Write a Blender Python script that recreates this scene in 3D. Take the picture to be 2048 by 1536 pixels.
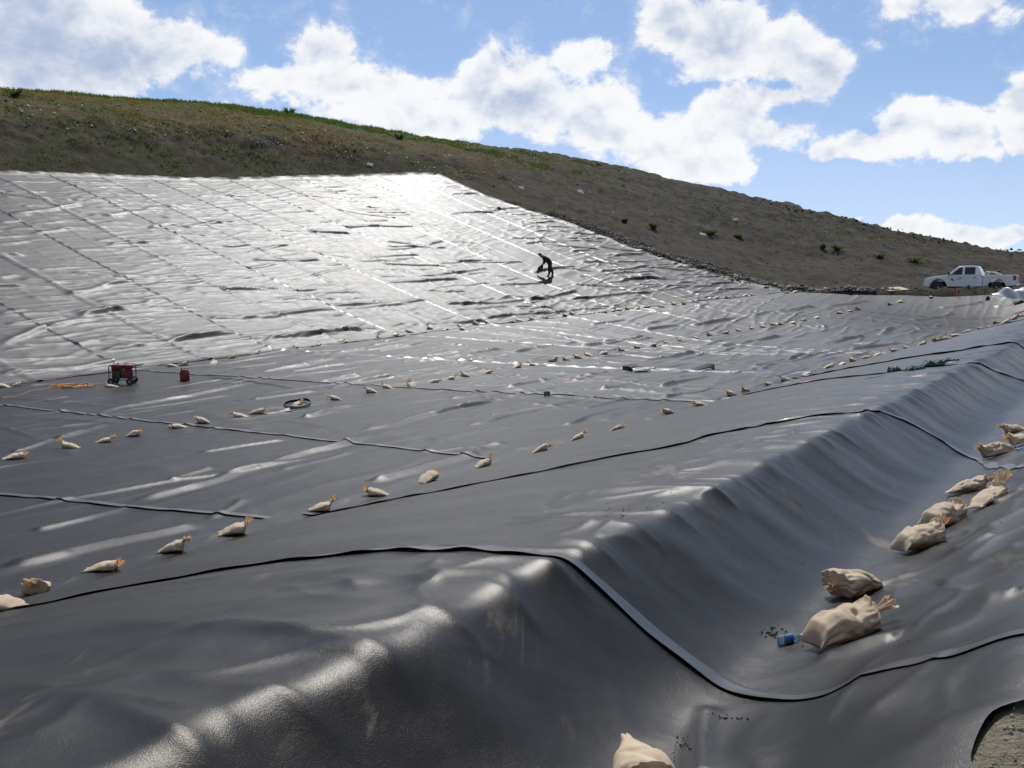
import bpy, bmesh, math, random, sys
import numpy as np
from mathutils import Vector, Matrix, Euler

for o in list(bpy.data.objects):
    bpy.data.objects.remove(o)
SC = bpy.context.scene
COL = SC.collection
R = math.radians

# ------------------------------------------------------------------ camera
PITCH = math.atan(201.0 / 2000.0)
cam_d = bpy.data.cameras.new('camera')
cam_d.sensor_width = 36.0
cam_d.lens = 36.0 * 2000.0 / 2048.0
cam_d.clip_start = 0.05
cam_d.clip_end = 5000.0
cam = bpy.data.objects.new('camera', cam_d)
COL.objects.link(cam)
cam.location = (0, 0, 0)
cam.rotation_euler = (math.pi / 2 - PITCH, 0, 0)
SC.camera = cam

# ------------------------------------------------------------------ exposure, sun
SC.view_settings.view_transform = 'Standard'
SC.view_settings.look = 'None'
SC.view_settings.gamma = 1.0
SC.view_settings.use_curve_mapping = False
SC.view_settings.exposure = 0.0
SUN_AZ, SUN_EL = R(1.5), R(49.0)          # azimuth from +Y towards +X
sun_d = bpy.data.lights.new('sun', 'SUN')
sun_d.energy = 4.2
sun_d.angle = R(0.55)
sun_d.color = (1.0, 0.975, 0.935)
sun = bpy.data.objects.new('sun', sun_d)
COL.objects.link(sun)
SDIR = Vector((math.sin(SUN_AZ) * math.cos(SUN_EL), math.cos(SUN_AZ) * math.cos(SUN_EL), math.sin(SUN_EL)))
sun.rotation_euler = SDIR.to_track_quat('Z', 'Y').to_euler()
sun.location = (0, 0, 60)


SC.render.engine = 'CYCLES'
cy = SC.cycles
cy.max_bounces = 5; cy.diffuse_bounces = 2; cy.glossy_bounces = 2; cy.transmission_bounces = 4; cy.transparent_max_bounces = 6
cy.caustics_reflective = False; cy.caustics_refractive = False
cy.use_denoising = True
cy.use_adaptive_sampling = True; cy.adaptive_threshold = 0.02


def ray(px, py):
    """world ray through a pixel of the 2048x1536 photograph, scaled so that y = 1"""
    u = (px - 1024.0) / 2000.0
    v = (768.0 - py) / 2000.0
    c, s = math.cos(PITCH), math.sin(PITCH)
    y = c + v * s
    return u / y, (-s + v * c) / y


def at(px, py, d):
    u, w = ray(px, py)
    return (u * d, d, w * d)


# ------------------------------------------------------------------ world: sky with cumulus
class NT:
    """tiny helper to write node graphs"""
    def __init__(self, tree):
        self.t = tree; self.n = tree.nodes; self.l = tree.links
    def node(self, kind, **kw):
        nd = self.n.new(kind)
        for k, v in kw.items():
            setattr(nd, k, v)
        return nd
    def put(self, sock, v):
        if isinstance(v, bpy.types.NodeSocket):
            self.l.new(v, sock)
        elif v is not None:
            sock.default_value = v
    def math(self, op, a, b=None, c=None, clamp=False):
        nd = self.node('ShaderNodeMath', operation=op, use_clamp=clamp)
        self.put(nd.inputs[0], a)
        if b is not None: self.put(nd.inputs[1], b)
        if c is not None: self.put(nd.inputs[2], c)
        return nd.outputs[0]
    def vmath(self, op, a, b=None, s=None):
        nd = self.node('ShaderNodeVectorMath', operation=op)
        self.put(nd.inputs[0], a)
        if b is not None: self.put(nd.inputs[1], b)
        if s is not None: self.put(nd.inputs['Scale'], s)
        return nd.outputs[0]
    def noise(self, vec, scale, detail=4, rough=0.5, dist=0.0, out='Fac'):
        nd = self.node('ShaderNodeTexNoise')
        self.put(nd.inputs['Vector'], vec)
        nd.inputs['Scale'].default_value = scale
        nd.inputs['Detail'].default_value = detail
        nd.inputs['Roughness'].default_value = rough
        nd.inputs['Distortion'].default_value = dist
        return nd.outputs[out]
    def ramp(self, fac, lo, hi, a=0.0, b=1.0, smooth=True):
        nd = self.node('ShaderNodeMapRange')
        nd.interpolation_type = 'SMOOTHSTEP' if smooth else 'LINEAR'
        self.put(nd.inputs['Value'], fac)
        self.put(nd.inputs['From Min'], lo); self.put(nd.inputs['From Max'], hi)
        self.put(nd.inputs['To Min'], a); self.put(nd.inputs['To Max'], b)
        return nd.outputs[0]
    def mix(self, fac, a, b, mode='MIX'):
        nd = self.node('ShaderNodeMix', data_type='RGBA', blend_type=mode)
        self.put(nd.inputs[0], fac)
        def col(v):
            return v if isinstance(v, bpy.types.NodeSocket) else (*v, 1.0) if len(v) == 3 else v
        self.put(nd.inputs[6], col(a)); self.put(nd.inputs[7], col(b))
        return nd.outputs[2]


world = bpy.data.worlds.new('World')
SC.world = world
world.use_nodes = True
world.cycles.sampling_method = 'MANUAL'
world.cycles.sample_map_resolution = 256
wt = world.node_tree
wt.nodes.clear()
w = NT(wt)
sky = w.node('ShaderNodeTexSky', sky_type='NISHITA', sun_disc=False)
sky.sun_elevation = SUN_EL
sky.sun_rotation = SUN_AZ
sky.altitude = 1200.0
sky.air_density = 1.0
sky.dust_density = 0.3
sky.ozone_density = 3.0
tc = w.node('ShaderNodeTexCoord')
direc = w.vmath('NORMALIZE', tc.outputs['Generated'])
w.l.new(w.vmath('NORMALIZE', w.vmath('ADD', direc, (0.0, 0.0, 0.13))), sky.inputs[0])
sep = w.node('ShaderNodeSeparateXYZ'); w.l.new(direc, sep.inputs[0])
az = w.math('ARCTAN2', sep.outputs[0], sep.outputs[1])
el = w.math('ARCSINE', sep.outputs[2])
# cloud masses of the sky: pixel centre, radii, weight
CLOUDS = [(30, 60, 190, 120, 1.6), (190, 115, 150, 70, 1.35), (330, 90, 90, 60, 0.95), (420, 105, 60, 40, 0.85),
          (250, 40, 80, 60, 0.8), (330, 160, 90, 24, 0.6),
          (640, 115, 95, 55, 1.0), (560, 175, 90, 45, 0.9), (690, 180, 110, 55, 1.1), (830, 185, 90, 45, 0.95),
          (980, 150, 70, 50, 0.95), (1060, 130, 70, 40, 0.85), (1170, 115, 70, 45, 0.95), (1060, 210, 170, 70, 1.2),
          (850, 250, 200, 45, 1.0), (1210, 240, 140, 70, 1.15), (1360, 270, 130, 70, 1.15), (1450, 220, 80, 55, 1.0),
          (1420, 320, 110, 45, 1.0), (1330, 345, 100, 22, 0.6), (1530, 270, 70, 40, 0.85), (660, 225, 90, 45, 0.7),
          (1340, 40, 70, 60, 1.0), (1450, 70, 100, 70, 1.15), (1590, 90, 90, 60, 1.1), (1650, 130, 70, 55, 1.0),
          (1560, 180, 90, 24, 0.8), (1400, 130, 80, 40, 0.8),
          (1830, 245, 70, 45, 1.05), (1900, 270, 70, 50, 1.0), (1750, 290, 75, 32, 0.95), (1650, 300, 75, 24, 0.8),
          (1560, 295, 50, 18, 0.6), (1950, 310, 28, 22, 0.7),
          (2050, 200, 75, 60, 1.05), (2060, 270, 50, 30, 0.8),
          (1830, 458, 70, 22, 0.85), (1930, 462, 90, 26, 0.95), (2050, 455, 90, 22, 0.9), (1630, 425, 45, 12, 0.75),
          (1690, 420, 30, 10, 0.6), (1900, 8, 110, 26, 0.8), (1870, 50, 30, 18, 0.45), (1765, 85, 22, 16, 0.5), (1790, 190, 40, 12, 0.45)]
warp = w.noise(direc, 9.0, 3, 0.55, out='Color')
wsep = w.node('ShaderNodeSeparateXYZ')
w.l.new(w.vmath('SCALE', w.vmath('SUBTRACT', warp, (0.5, 0.5, 0.5)), s=0.07), wsep.inputs[0])
azw = w.math('ADD', az, wsep.outputs[0])
elw = w.math('ADD', el, wsep.outputs[1])
cov = None
for (px, py, rx, ry, amp) in CLOUDS:
    u, wv = ray(px, py)
    a0 = math.atan2(u, 1.0); e0 = math.atan(wv / math.hypot(u, 1.0))
    da = w.math('MULTIPLY', w.math('SUBTRACT', azw, a0), 2000.0 / rx)
    de = w.math('MULTIPLY', w.math('SUBTRACT', elw, e0), 2000.0 / ry)
    r2 = w.math('ADD', w.math('MULTIPLY', da, da), w.math('MULTIPLY', de, de))
    g = w.math('MULTIPLY', w.math('EXPONENT', w.math('MULTIPLY', r2, -0.8)), amp)
    cov = g if cov is None else w.math('SMOOTH_MAX', cov, g, 0.25)
# the same kind of sky goes on all round
far = w.ramp(w.noise(direc, 3.6, 3, 0.5), 0.47, 0.66)
win = w.math('MULTIPLY', w.ramp(w.math('ABSOLUTE', az), 0.50, 0.66), 1.0)
win2 = w.ramp(el, 0.26, 0.40)
cov = w.math('MAXIMUM', cov, w.math('MULTIPLY', far, w.math('MAXIMUM', win, win2)))
stretch = w.node('ShaderNodeCombineXYZ')
w.l.new(az, stretch.inputs[0]); w.l.new(w.math('MULTIPLY', el, 1.25), stretch.inputs[1])
fb = w.noise(stretch.outputs[0], 16.0, 10, 0.66, 0.15)
fb_up = w.noise(w.vmath('ADD', stretch.outputs[0], (0.0, 0.016, 0.0)), 16.0, 5, 0.62, 0.15)
fb_here = w.noise(stretch.outputs[0], 16.0, 5, 0.62, 0.15)
fb2 = w.noise(stretch.outputs[0], 7.5, 4, 0.55, 0.2)
dens = w.math('ADD', cov, w.math('MULTIPLY', w.math('SUBTRACT', fb, 0.5), 1.9))
alpha = w.math('MAXIMUM', w.ramp(dens, 0.32, 0.66), w.math('MULTIPLY', w.ramp(w.math('ADD', cov, w.math('MULTIPLY', w.math('SUBTRACT', fb, 0.5), 2.4)), 0.0, 1.0), 0.55))
alpha = w.math('MAXIMUM', alpha, w.math('ADD', w.math('MULTIPLY', w.ramp(el, 0.22, 0.0), 0.30), 0.07))
thick = w.math('ADD', w.math('ADD', cov, w.math('MULTIPLY', w.math('SUBTRACT', fb2, 0.5), 2.6)), w.math('MULTIPLY', w.math('SUBTRACT', fb, 0.5), 0.7))
relief = w.math('MULTIPLY', w.math('SUBTRACT', fb_up, fb_here), 2.2)
grey = w.ramp(w.math('ADD', thick, relief), 0.50, 1.75)
ccol = w.mix(grey, (0.99, 0.99, 1.0), (0.44, 0.53, 0.72))
bg1 = w.node('ShaderNodeBackground'); bg1.inputs[1].default_value = 0.12
w.l.new(sky.outputs[0], bg1.inputs[0])
bg2 = w.node('ShaderNodeBackground'); bg2.inputs[1].default_value = 0.98
w.l.new(ccol, bg2.inputs[0])
msh = w.node('ShaderNodeMixShader')
w.l.new(w.math('MULTIPLY', alpha, 0.96), msh.inputs[0])
w.l.new(bg1.outputs[0], msh.inputs[1]); w.l.new(bg2.outputs[0], msh.inputs[2])
wo = w.node('ShaderNodeOutputWorld'); w.l.new(msh.outputs[0], wo.inputs[0])

# ------------------------------------------------------------------ numpy helpers
def pnoise(x, y, seed=0):
    """2-D gradient noise, about -1..1"""
    x = np.asarray(x, float); y = np.asarray(y, float)
    xi = np.floor(x).astype(np.int64); yi = np.floor(y).astype(np.int64)
    xf = x - xi; yf = y - yi
    def grad(ix, iy):
        h = (ix * 374761393 + iy * 668265263 + seed * 974634777) & 0x7fffffff
        h = ((h ^ (h >> 13)) * 1274126177) & 0x7fffffff
        h = h ^ (h >> 16)
        a = (h & 0xffff) / 65536.0 * 2 * np.pi
        return np.cos(a), np.sin(a)
    u = xf * xf * xf * (xf * (xf * 6 - 15) + 10); v = yf * yf * yf * (yf * (yf * 6 - 15) + 10)
    def dot(ix, iy, dx, dy):
        gx, gy = grad(ix, iy); return gx * dx + gy * dy
    n00 = dot(xi, yi, xf, yf); n10 = dot(xi + 1, yi, xf - 1, yf)
    n01 = dot(xi, yi + 1, xf, yf - 1); n11 = dot(xi + 1, yi + 1, xf - 1, yf - 1)
    return ((n00 * (1 - u) + n10 * u) * (1 - v) + (n01 * (1 - u) + n11 * u) * v) * 1.45

def fbm(x, y, oct=4, seed=0, gain=0.5):
    r = 0; a = 1.0
    for i in range(oct):
        r = r + a * pnoise(x * 2 ** i, y * 2 ** i, seed + i * 17); a *= gain
    return r

def sstep(a, b, x):
    t = np.clip((x - a) / (b - a), 0, 1); return t * t * (3 - 2 * t)

def smin(a, b, k):
    h = np.clip(0.5 + 0.5 * (b - a) / k, 0, 1); return b * (1 - h) + a * h - k * h * (1 - h)

def smax(a, b, k):
    return -smin(-a, -b, k)

class RBF:
    """multiquadric surface through scattered (x, y, z)"""
    def __init__(self, pts, c=3.0):
        p = np.array(pts, float); self.p = p[:, :2]; self.c = c; n = len(p)
        A = np.zeros((n + 3, n + 3)); d = np.linalg.norm(self.p[:, None] - self.p[None], axis=2)
        A[:n, :n] = -np.sqrt(d * d + c * c)
        A[:n, n] = 1; A[:n, n + 1:] = self.p; A[n, :n] = 1; A[n + 1:, :n] = self.p.T
        self.w = np.linalg.solve(A, np.concatenate([p[:, 2], np.zeros(3)]))
    def __call__(self, x, y):
        x = np.asarray(x, float); sh = x.shape; x = x.ravel(); y = np.asarray(y, float).ravel(); n = len(self.p)
        z = self.w[n] + self.w[n + 1] * x + self.w[n + 2] * y
        for i in range(n):
            dx = x - self.p[i, 0]; dy = y - self.p[i, 1]
            z = z - self.w[i] * np.sqrt(dx * dx + dy * dy + self.c ** 2)
        return z.reshape(sh)

def seg_dist(x, y, P):
    """unsigned distance to an open polyline and the side (+ = left of its direction)"""
    best = np.full(np.shape(x), 1e9); side = np.zeros(np.shape(x))
    for (ax, ay), (bx, by) in zip(P[:-1], P[1:]):
        ex, ey = bx - ax, by - ay; L2 = ex * ex + ey * ey
        t = np.clip(((x - ax) * ex + (y - ay) * ey) / L2, 0, 1)
        dx = x - ax - t * ex; dy = y - ay - t * ey; d = np.hypot(dx, dy)
        m = d < best - 1e-9
        best = np.where(m, d, best); side = np.where(m, np.sign(ex * (y - ay) - ey * (x - ax)), side)
    return best, side

def inside(x, y, P):
    r = np.zeros(np.shape(x), bool); n = len(P)
    for i in range(n):
        ax, ay = P[i]; bx, by = P[(i + 1) % n]
        if ay == by: continue
        c = (ay > y) != (by > y)
        r ^= c & (x < (bx - ax) * (y - ay) / (by - ay) + ax)
    return r

class Poly:
    """polyline by arc length"""
    def __init__(self, pts):
        self.p = np.array(pts, float)
        self.s = np.concatenate([[0], np.cumsum(np.hypot(*np.diff(self.p, axis=0).T))])
    def __call__(self, s):
        return np.interp(s, self.s, self.p[:, 0]), np.interp(s, self.s, self.p[:, 1])
    def near(self, x, y):
        best = (1e9, 0)
        for i in range(len(self.p) - 1):
            a = self.p[i]; e = self.p[i + 1] - a; L = np.dot(e, e)
            t = min(1, max(0, np.dot(np.array([x, y]) - a, e) / L))
            d = np.hypot(*(a + t * e - (x, y)))
            if d < best[0]: best = (d, self.s[i] + t * math.sqrt(L))
        return best[1]

# ------------------------------------------------------------------ the lie of the land
TX, TY = 0.531, 0.847            # along the near berm
NX, NY = -0.847, 0.531           # across the cell, towards the far slope
def sn(x, y): return x * TX + y * TY, x * NX + y * NY
def xy(s, n): return s * TX + n * NX, s * TY + n * NY

Z_FLOOR = -3.4
def n_toe(s):                    # foot of the near berm
    return 10.3 - 4.6 * sstep(38, 68, s)

ROW1 = [(210, 1135, 12.1), (650, 1020, 15.2), (1085, 908, 20.1), (1340, 834, 25.7), (1610, 752, 37), (1750, 714, 44), (1900, 679, 53), (2040, 640, 60)]
ROW2 = [(140, 897, 20.7), (500, 830, 26.2), (870, 767, 34), (1105, 725, 41.5), (1315, 692, 50), (1500, 661, 57), (1700, 625, 63), (1790, 607, 66)]
TOE = [(-1500, 1006, 15.5), (-900, 905, 20), (-150, 793, 30.5), (0, 771, 33), (246, 738, 37.5), (545, 701, 43.5), (795, 671, 50), (963, 649, 54.5), (1123, 632, 58.5), (1230, 619, 61), (1330, 607, 63.5), (1420, 598, 66), (1560, 583, 70)]
TOP = [(-900, 345, 48), (-495, 345, 54), (-140, 348, 59.5), (0, 350, 62.5), (102, 352, 65), (300, 359, 70), (450, 362, 74), (600, 358, 78), (730, 354, 82), (805, 352, 84), (870, 351, 86)]
RIGHT = [(870, 351, 86), (935, 380, 84), (1040, 420, 81.5), (1130, 448, 79.5), (1260, 500, 76), (1360, 533, 74), (1480, 567, 71.5), (1560, 583, 70)]
END = [(1560, 583, 70), (1680, 588, 69), (1800, 590, 68), (1980, 590, 65.5), (2100, 592, 62.5), (2200, 596, 59)]
W3 = lambda L: [at(*p) for p in L]

fl = W3(ROW1) + W3(ROW2) + W3(TOE)[1:] + W3(END)[1:]
for s, n, z in [(-8, 10.3, -3.5), (0, 10.3, -3.45), (0, 19, -3.45), (-8, 20, -3.5), (-6, 32, -3.45)]:
    x, y = xy(s, n); fl.append((x, y, z))
F_floor = RBF(fl, 3.0)
F_slope = RBF(W3(TOE) + W3(TOP) + W3(RIGHT)[1:-1], 3.0)
TOE_P = Poly([p[:2] for p in W3(TOE)]); TOP_P = Poly([p[:2] for p in W3(TOP)])
RIGHT_P = Poly([p[:2] for p in W3(RIGHT)]); END_P = Poly([p[:2] for p in W3(END)])
toe_long = [tuple(TOE_P.p[0] + (TOE_P.p[0] - TOE_P.p[1]) * 4)] + [tuple(p) for p in TOE_P.p] + [tuple(TOE_P.p[-1] + (TOE_P.p[-1] - TOE_P.p[-2]) * 8)]

def n_edge(s):                   # camera-side edge of the liner
    return 0.36 + 0.10 * np.tanh(3 * np.sin(s * 5.2 - 19.2)) * np.exp(-((s - 4.0) / 0.7) ** 2) + 0.05 * np.sin(s * 0.9)

def z_up(s):                     # the bank climbs towards the truck
    return 1.0 * sstep(30, 64, s)

def berm(x, y):
    s, n = sn(x, y)
    nt = n_toe(s)
    tx, ty = xy(s, nt)
    zt = F_floor(tx, ty)
    up = z_up(s)
    nc = 3.15 + 0.065 * pnoise(s * 0.9, 0 * s, 5) + 0.025 * pnoise(s * 2.2, 0 * s, 6)
    zc = -1.86 + up + 0.05 * pnoise(s * 0.8, 0 * s + 3, 7)
    t = (n - nc) / (nt - nc)
    tt = np.clip(t, 0, 1)
    lin = .52 - .28 * sstep(7.5, 4.0, s)
    g = np.where(t < 0, lin * t, lin * tt + (1 - lin) * tt ** 1.6)
    za = zc + (zt - zc) * g
    wall = zc - 0.66 * (nc - n)
    rw = -2.46 + up + 0.64 * (1.62 - n)
    ground = -1.68 + up + 0 * n
    rw = smin(rw, ground, 0.25)
    bot = -2.46 + up + 0 * n
    tr = smax(smax(wall, bot, 0.26), rw, 0.32)
    return smin(za, tr, 0.08)

def z_liner(x, y):
    x = np.asarray(x, float); y = np.asarray(y, float)
    s, n = sn(x, y)
    d, sd = seg_dist(x, y, toe_long)
    sl = sd * d                                  # + beyond the far toe
    k = sstep(-0.25, 0.25, sl)
    z = np.where(k > 0, 0.0, 0.0)
    zf = F_floor(x, y)
    zs = F_slope(x, y)
    z = zf * (1 - k) + zs * k
    nt = n_toe(s)
    kb = sstep(0.35, -0.35, n - nt)
    return z * (1 - kb) + berm(x, y) * kb

# outline of the lined cell in plan
def cell_outline():
    P = []
    for s in np.linspace(-14, 63, 60):
        P.append(xy(s, float(n_edge(s))))
    P += [tuple(p) for p in END_P.p[::-1]]
    P += [tuple(p) for p in RIGHT_P.p[::-1]][1:]
    P += [tuple(p) for p in TOP_P.p[::-1]][1:]
    P += [xy(-30, 40), xy(-30, 5)]
    return P
CELL = cell_outline()

SKYLINE = [(-300, 170, 100), (0, 186, 103), (160, 197, 104), (330, 205, 107), (500, 217, 108), (620, 239, 109), (750, 260, 112), (870, 278, 115),
           (970, 293, 116), (1100, 309, 117), (1200, 329, 118), (1300, 351, 118), (1430, 380, 118), (1560, 407, 119), (1700, 441, 119), (1850, 479, 119), (2048, 507, 118), (2300, 540, 116)]
hp = W3(TOP)[:-1] + W3(RIGHT)[:-1] + W3(END)
hp += W3(SKYLINE)
hp += W3([(px, py + 14, d + 28) for px, py, d in SKYLINE]) + W3([(px, py + 70, d + 110) for px, py, d in SKYLINE[::2]])
hp += W3([(0, 236, 70.5), (180, 247, 75), (350, 263, 80), (520, 276, 83), (700, 291, 87), (-200, 228, 66), (-450, 225, 60)])
hp += W3([(1500, 500, 95), (1700, 530, 92), (1900, 545, 90), (2048, 556, 88), (2200, 560, 84)])
hp += W3([(1750, 584, 71), (1880, 586, 70), (2040, 588, 69), (2200, 590, 68), (1700, 579, 74), (1900, 577, 76), (2048, 578, 76)])
for s in range(-14, 62, 9):
    for n in (0.3, -6, -25):
        x, y = xy(s, n); hp.append((x, y, -1.68 + float(z_up(np.array(float(s))))))
for x, y, z in [(-60, 20, 2), (-80, 60, 14), (-60, -40, -2), (60, -40, -1.6), (120, 60, -1), (0, -60, -1.7), (-120, 150, 6), (150, 200, -6), (-60, 300, -8), (60, 400, -12)]:
    hp.append((x, y, z))
F_hill = RBF(hp, 2.5)

def z_out(x, y):
    return F_hill(x, y)

def project(x, y, z):
    c, s = math.cos(PITCH), math.sin(PITCH)
    f = y * c - z * s; v = y * s + z * c
    return 1024 + 2000 * x / f, 768 - 2000 * v / f

def hit(px, py, fn=z_liner, d0=2.5, d1=130, n=2600):
    u, wv = ray(px, py)
    d = d0 * (d1 / d0) ** np.linspace(0, 1, n)
    f = wv * d - fn(u * d, d)
    i = np.where((f[:-1] > 0) & (f[1:] <= 0))[0]
    if len(i) == 0:
        raise ValueError('no hit %s %s' % (px, py))
    i = i[0]; t = f[i] / (f[i] - f[i + 1]); dd = d[i] + t * (d[i + 1] - d[i])
    return u * dd, dd, wv * dd

# ------------------------------------------------------------------ materials
def new_mat(name):
    m = bpy.data.materials.new(name); m.use_nodes = True
    t = NT(m.node_tree); b = m.node_tree.nodes['Principled BSDF']
    return m, t, b

def simple_mat(name, col, rough=0.6, metal=0.0, var=0.12, scale=18.0, bump=0.0, spec=0.5):
    m, t, b = new_mat(name)
    tcn = t.node('ShaderNodeTexCoord')
    nz = t.noise(tcn.outputs['Object'], scale, 4, 0.6)
    c2 = tuple(c * (1 - 2.2 * var) for c in col); c1 = tuple(min(1, c * (1 + var)) for c in col)
    t.put(b.inputs['Base Color'], t.mix(t.ramp(nz, 0.3, 0.7), c2, c1))
    b.inputs['Roughness'].default_value = rough
    b.inputs['Metallic'].default_value = metal
    b.inputs['Specular IOR Level'].default_value = spec
    if bump:
        bn = t.node('ShaderNodeBump'); bn.inputs['Strength'].default_value = bump; bn.inputs['Distance'].default_value = 0.01
        t.l.new(t.noise(tcn.outputs['Object'], scale * 3, 5, 0.6), bn.inputs['Height']); t.l.new(bn.outputs[0], b.inputs['Normal'])
    return m

def liner_mat(name, rough, col=(0.011, 0.0115, 0.0125), grain=0.45, grain_d=0.004, dust=0.3, dirt=0.6, spec=0.27, tint=(1.0, .985, .965)):
    """black textured plastic sheet: fine orange-peel grain, dust film and smears of dried mud"""
    m, t, b = new_mat(name)
    tcn = t.node('ShaderNodeTexCoord'); P = tcn.outputs['Object']
    big = t.noise(P, 0.35, 4, 0.6); mid = t.noise(P, 2.1, 5, 0.65)
    d = t.math('MULTIPLY', t.ramp(t.math('ADD', t.math('MULTIPLY', big, 0.5), t.math('MULTIPLY', mid, 0.5)), 0.38, 0.68), dust)
    c = t.mix(d, col, (0.026, 0.026, 0.026))
    mp = t.node('ShaderNodeMapping'); t.l.new(P, mp.inputs[0])
    mp.inputs['Rotation'].default_value = (0, 0, math.atan2(TY, TX)); mp.inputs['Scale'].default_value = (1.0, 0.28, 1.0)
    sm = t.noise(mp.outputs[0], 3.4, 6, 0.68)
    spot = t.math('MULTIPLY', t.ramp(sm, 0.55, 0.72), t.math('MULTIPLY', t.ramp(t.noise(P, 0.8, 2, 0.5), 0.45, 0.62), dirt))
    c = t.mix(t.math('MULTIPLY', spot, .55), c, (0.12, 0.10, 0.075))
    mp2 = t.node('ShaderNodeMapping'); t.l.new(P, mp2.inputs[0]); mp2.inputs['Rotation'].default_value = (0, 0, math.atan2(TY, TX) + .35); mp2.inputs['Scale'].default_value = (9.0, .55, 1.0)
    scuff = t.math('MULTIPLY', t.ramp(t.noise(mp2.outputs[0], 1.6, 4, .7), .60, .74), t.math('MULTIPLY', t.ramp(big, .42, .62), .5))
    c = t.mix(scuff, c, (0.07, 0.068, 0.062))
    t.put(b.inputs['Base Color'], c)
    r = t.math('ADD', t.math('MULTIPLY', t.math('SUBTRACT', mid, 0.5), 0.16), rough)
    r = t.math('ADD', r, t.math('MULTIPLY', spot, 0.3), clamp=True)
    t.put(b.inputs['Roughness'], r)
    b.inputs['Specular IOR Level'].default_value = spec
    b.inputs['Specular Tint'].default_value = (*tint, 1)
    g = t.math('ADD', t.math('MULTIPLY', t.noise(P, 165.0, 2, 0.7), 0.9), t.math('MULTIPLY', t.noise(P, 60.0, 2, 0.6), 0.22))
    bn = t.node('ShaderNodeBump'); bn.inputs['Strength'].default_value = grain; bn.inputs['Distance'].default_value = grain_d
    t.l.new(g, bn.inputs['Height'])
    bn2 = t.node('ShaderNodeBump'); bn2.inputs['Strength'].default_value = 0.35; bn2.inputs['Distance'].default_value = 0.02
    t.l.new(t.noise(P, 3.0, 3, 0.5), bn2.inputs['Height']); t.l.new(bn2.outputs[0], bn.inputs['Normal'])
    t.l.new(bn.outputs[0], b.inputs['Normal'])
    return m

M = {}
M['liner_slope'] = liner_mat('liner_slope', 0.53, dirt=0.15, spec=.27, tint=(.955, .975, 1.0))
M['liner_floor'] = liner_mat('liner_floor', 0.41, dirt=0.25, spec=.175, col=(.008, .008, .0085), tint=(1.0, .98, .95))
M['liner_berm'] = liner_mat('liner_berm', 0.335, dirt=1.0, spec=.27, grain=.5, col=(.0060, .0060, .0060), tint=(1.0, .925, .83))
M['liner_mid'] = liner_mat('liner_mid', 0.46, dirt=0.25, spec=.225, col=(.009, .009, .0095), tint=(.98, .985, 1.0))
M['liner_end'] = liner_mat('liner_end', 0.49, dirt=0.2, spec=.265, tint=(.965, .98, 1.0))
M['flap_far'] = liner_mat('flap_far', 0.45, grain=.1, dirt=.1, dust=.3, spec=.27)
M['flap'] = liner_mat('flap', 0.33, grain=0.05, dirt=0.25, dust=0.35, spec=.95)

# ------------------------------------------------------------------ mesh helpers
def mesh_from(name, verts, faces, smooth=True):
    me = bpy.data.meshes.new(name)
    verts = np.asarray(verts, np.float32); faces = np.asarray(faces, np.int32)
    k = faces.shape[1]; nf = len(faces)
    me.vertices.add(len(verts)); me.vertices.foreach_set('co', verts.ravel())
    me.loops.add(nf * k); me.loops.foreach_set('vertex_index', faces.ravel())
    me.polygons.add(nf)
    me.polygons.foreach_set('loop_start', np.arange(0, nf * k, k, dtype=np.int32))
    if smooth: me.polygons.foreach_set('use_smooth', np.ones(nf, bool))
    me.update(calc_edges=True); me.validate()
    return me

def grid_faces(nu, nv, flip=False):
    i = np.arange((nu - 1) * (nv - 1)); a = (i // (nv - 1)) * nv + i % (nv - 1)
    f = np.stack([a, a + nv, a + nv + 1, a + 1], 1)
    return f[:, ::-1] if flip else f

def link(name, me, mat=None, parent=None):
    o = bpy.data.objects.new(name, me); COL.objects.link(o)
    if mat is not None:
        me.materials.clear(); me.materials.append(mat)
    if parent is not None: o.parent = parent
    return o

def empty(name, loc=(0, 0, 0), rz=0.0, label=None, cat=None, group=None):
    o = bpy.data.objects.new(name, None); COL.objects.link(o)
    o.location = loc; o.rotation_euler = (0, 0, rz); o.empty_display_size = 0.2
    if label: tag(o, label, cat, group)
    return o

def tag(o, label=None, cat=None, group=None, kind=None):
    if label: o['label'] = label
    if cat: o['category'] = cat
    if group: o['group'] = group
    if kind: o['kind'] = kind
    return o

# ------------------------------------------------------------------ wrinkles of the sheet
rng = np.random.RandomState(11)
WR = []          # ax, ay, bx, by, height, width uphill side, width other side, bend, wobble seed
def wr(ax, ay, bx, by, h, w1, w2=None, bend=0.0, kd=0):
    WR.append((ax, ay, bx, by, h, w1, w2 or w1, bend, rng.randint(1000), kd))

def wr_px(x0, y0, x1, y1, h, w1, w2=None, bend=0.0, kd=0):
    a = hit(x0, y0); b = hit(x1, y1)
    wr(a[0], a[1], b[0], b[1], h, w1, w2, bend, kd)

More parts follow.
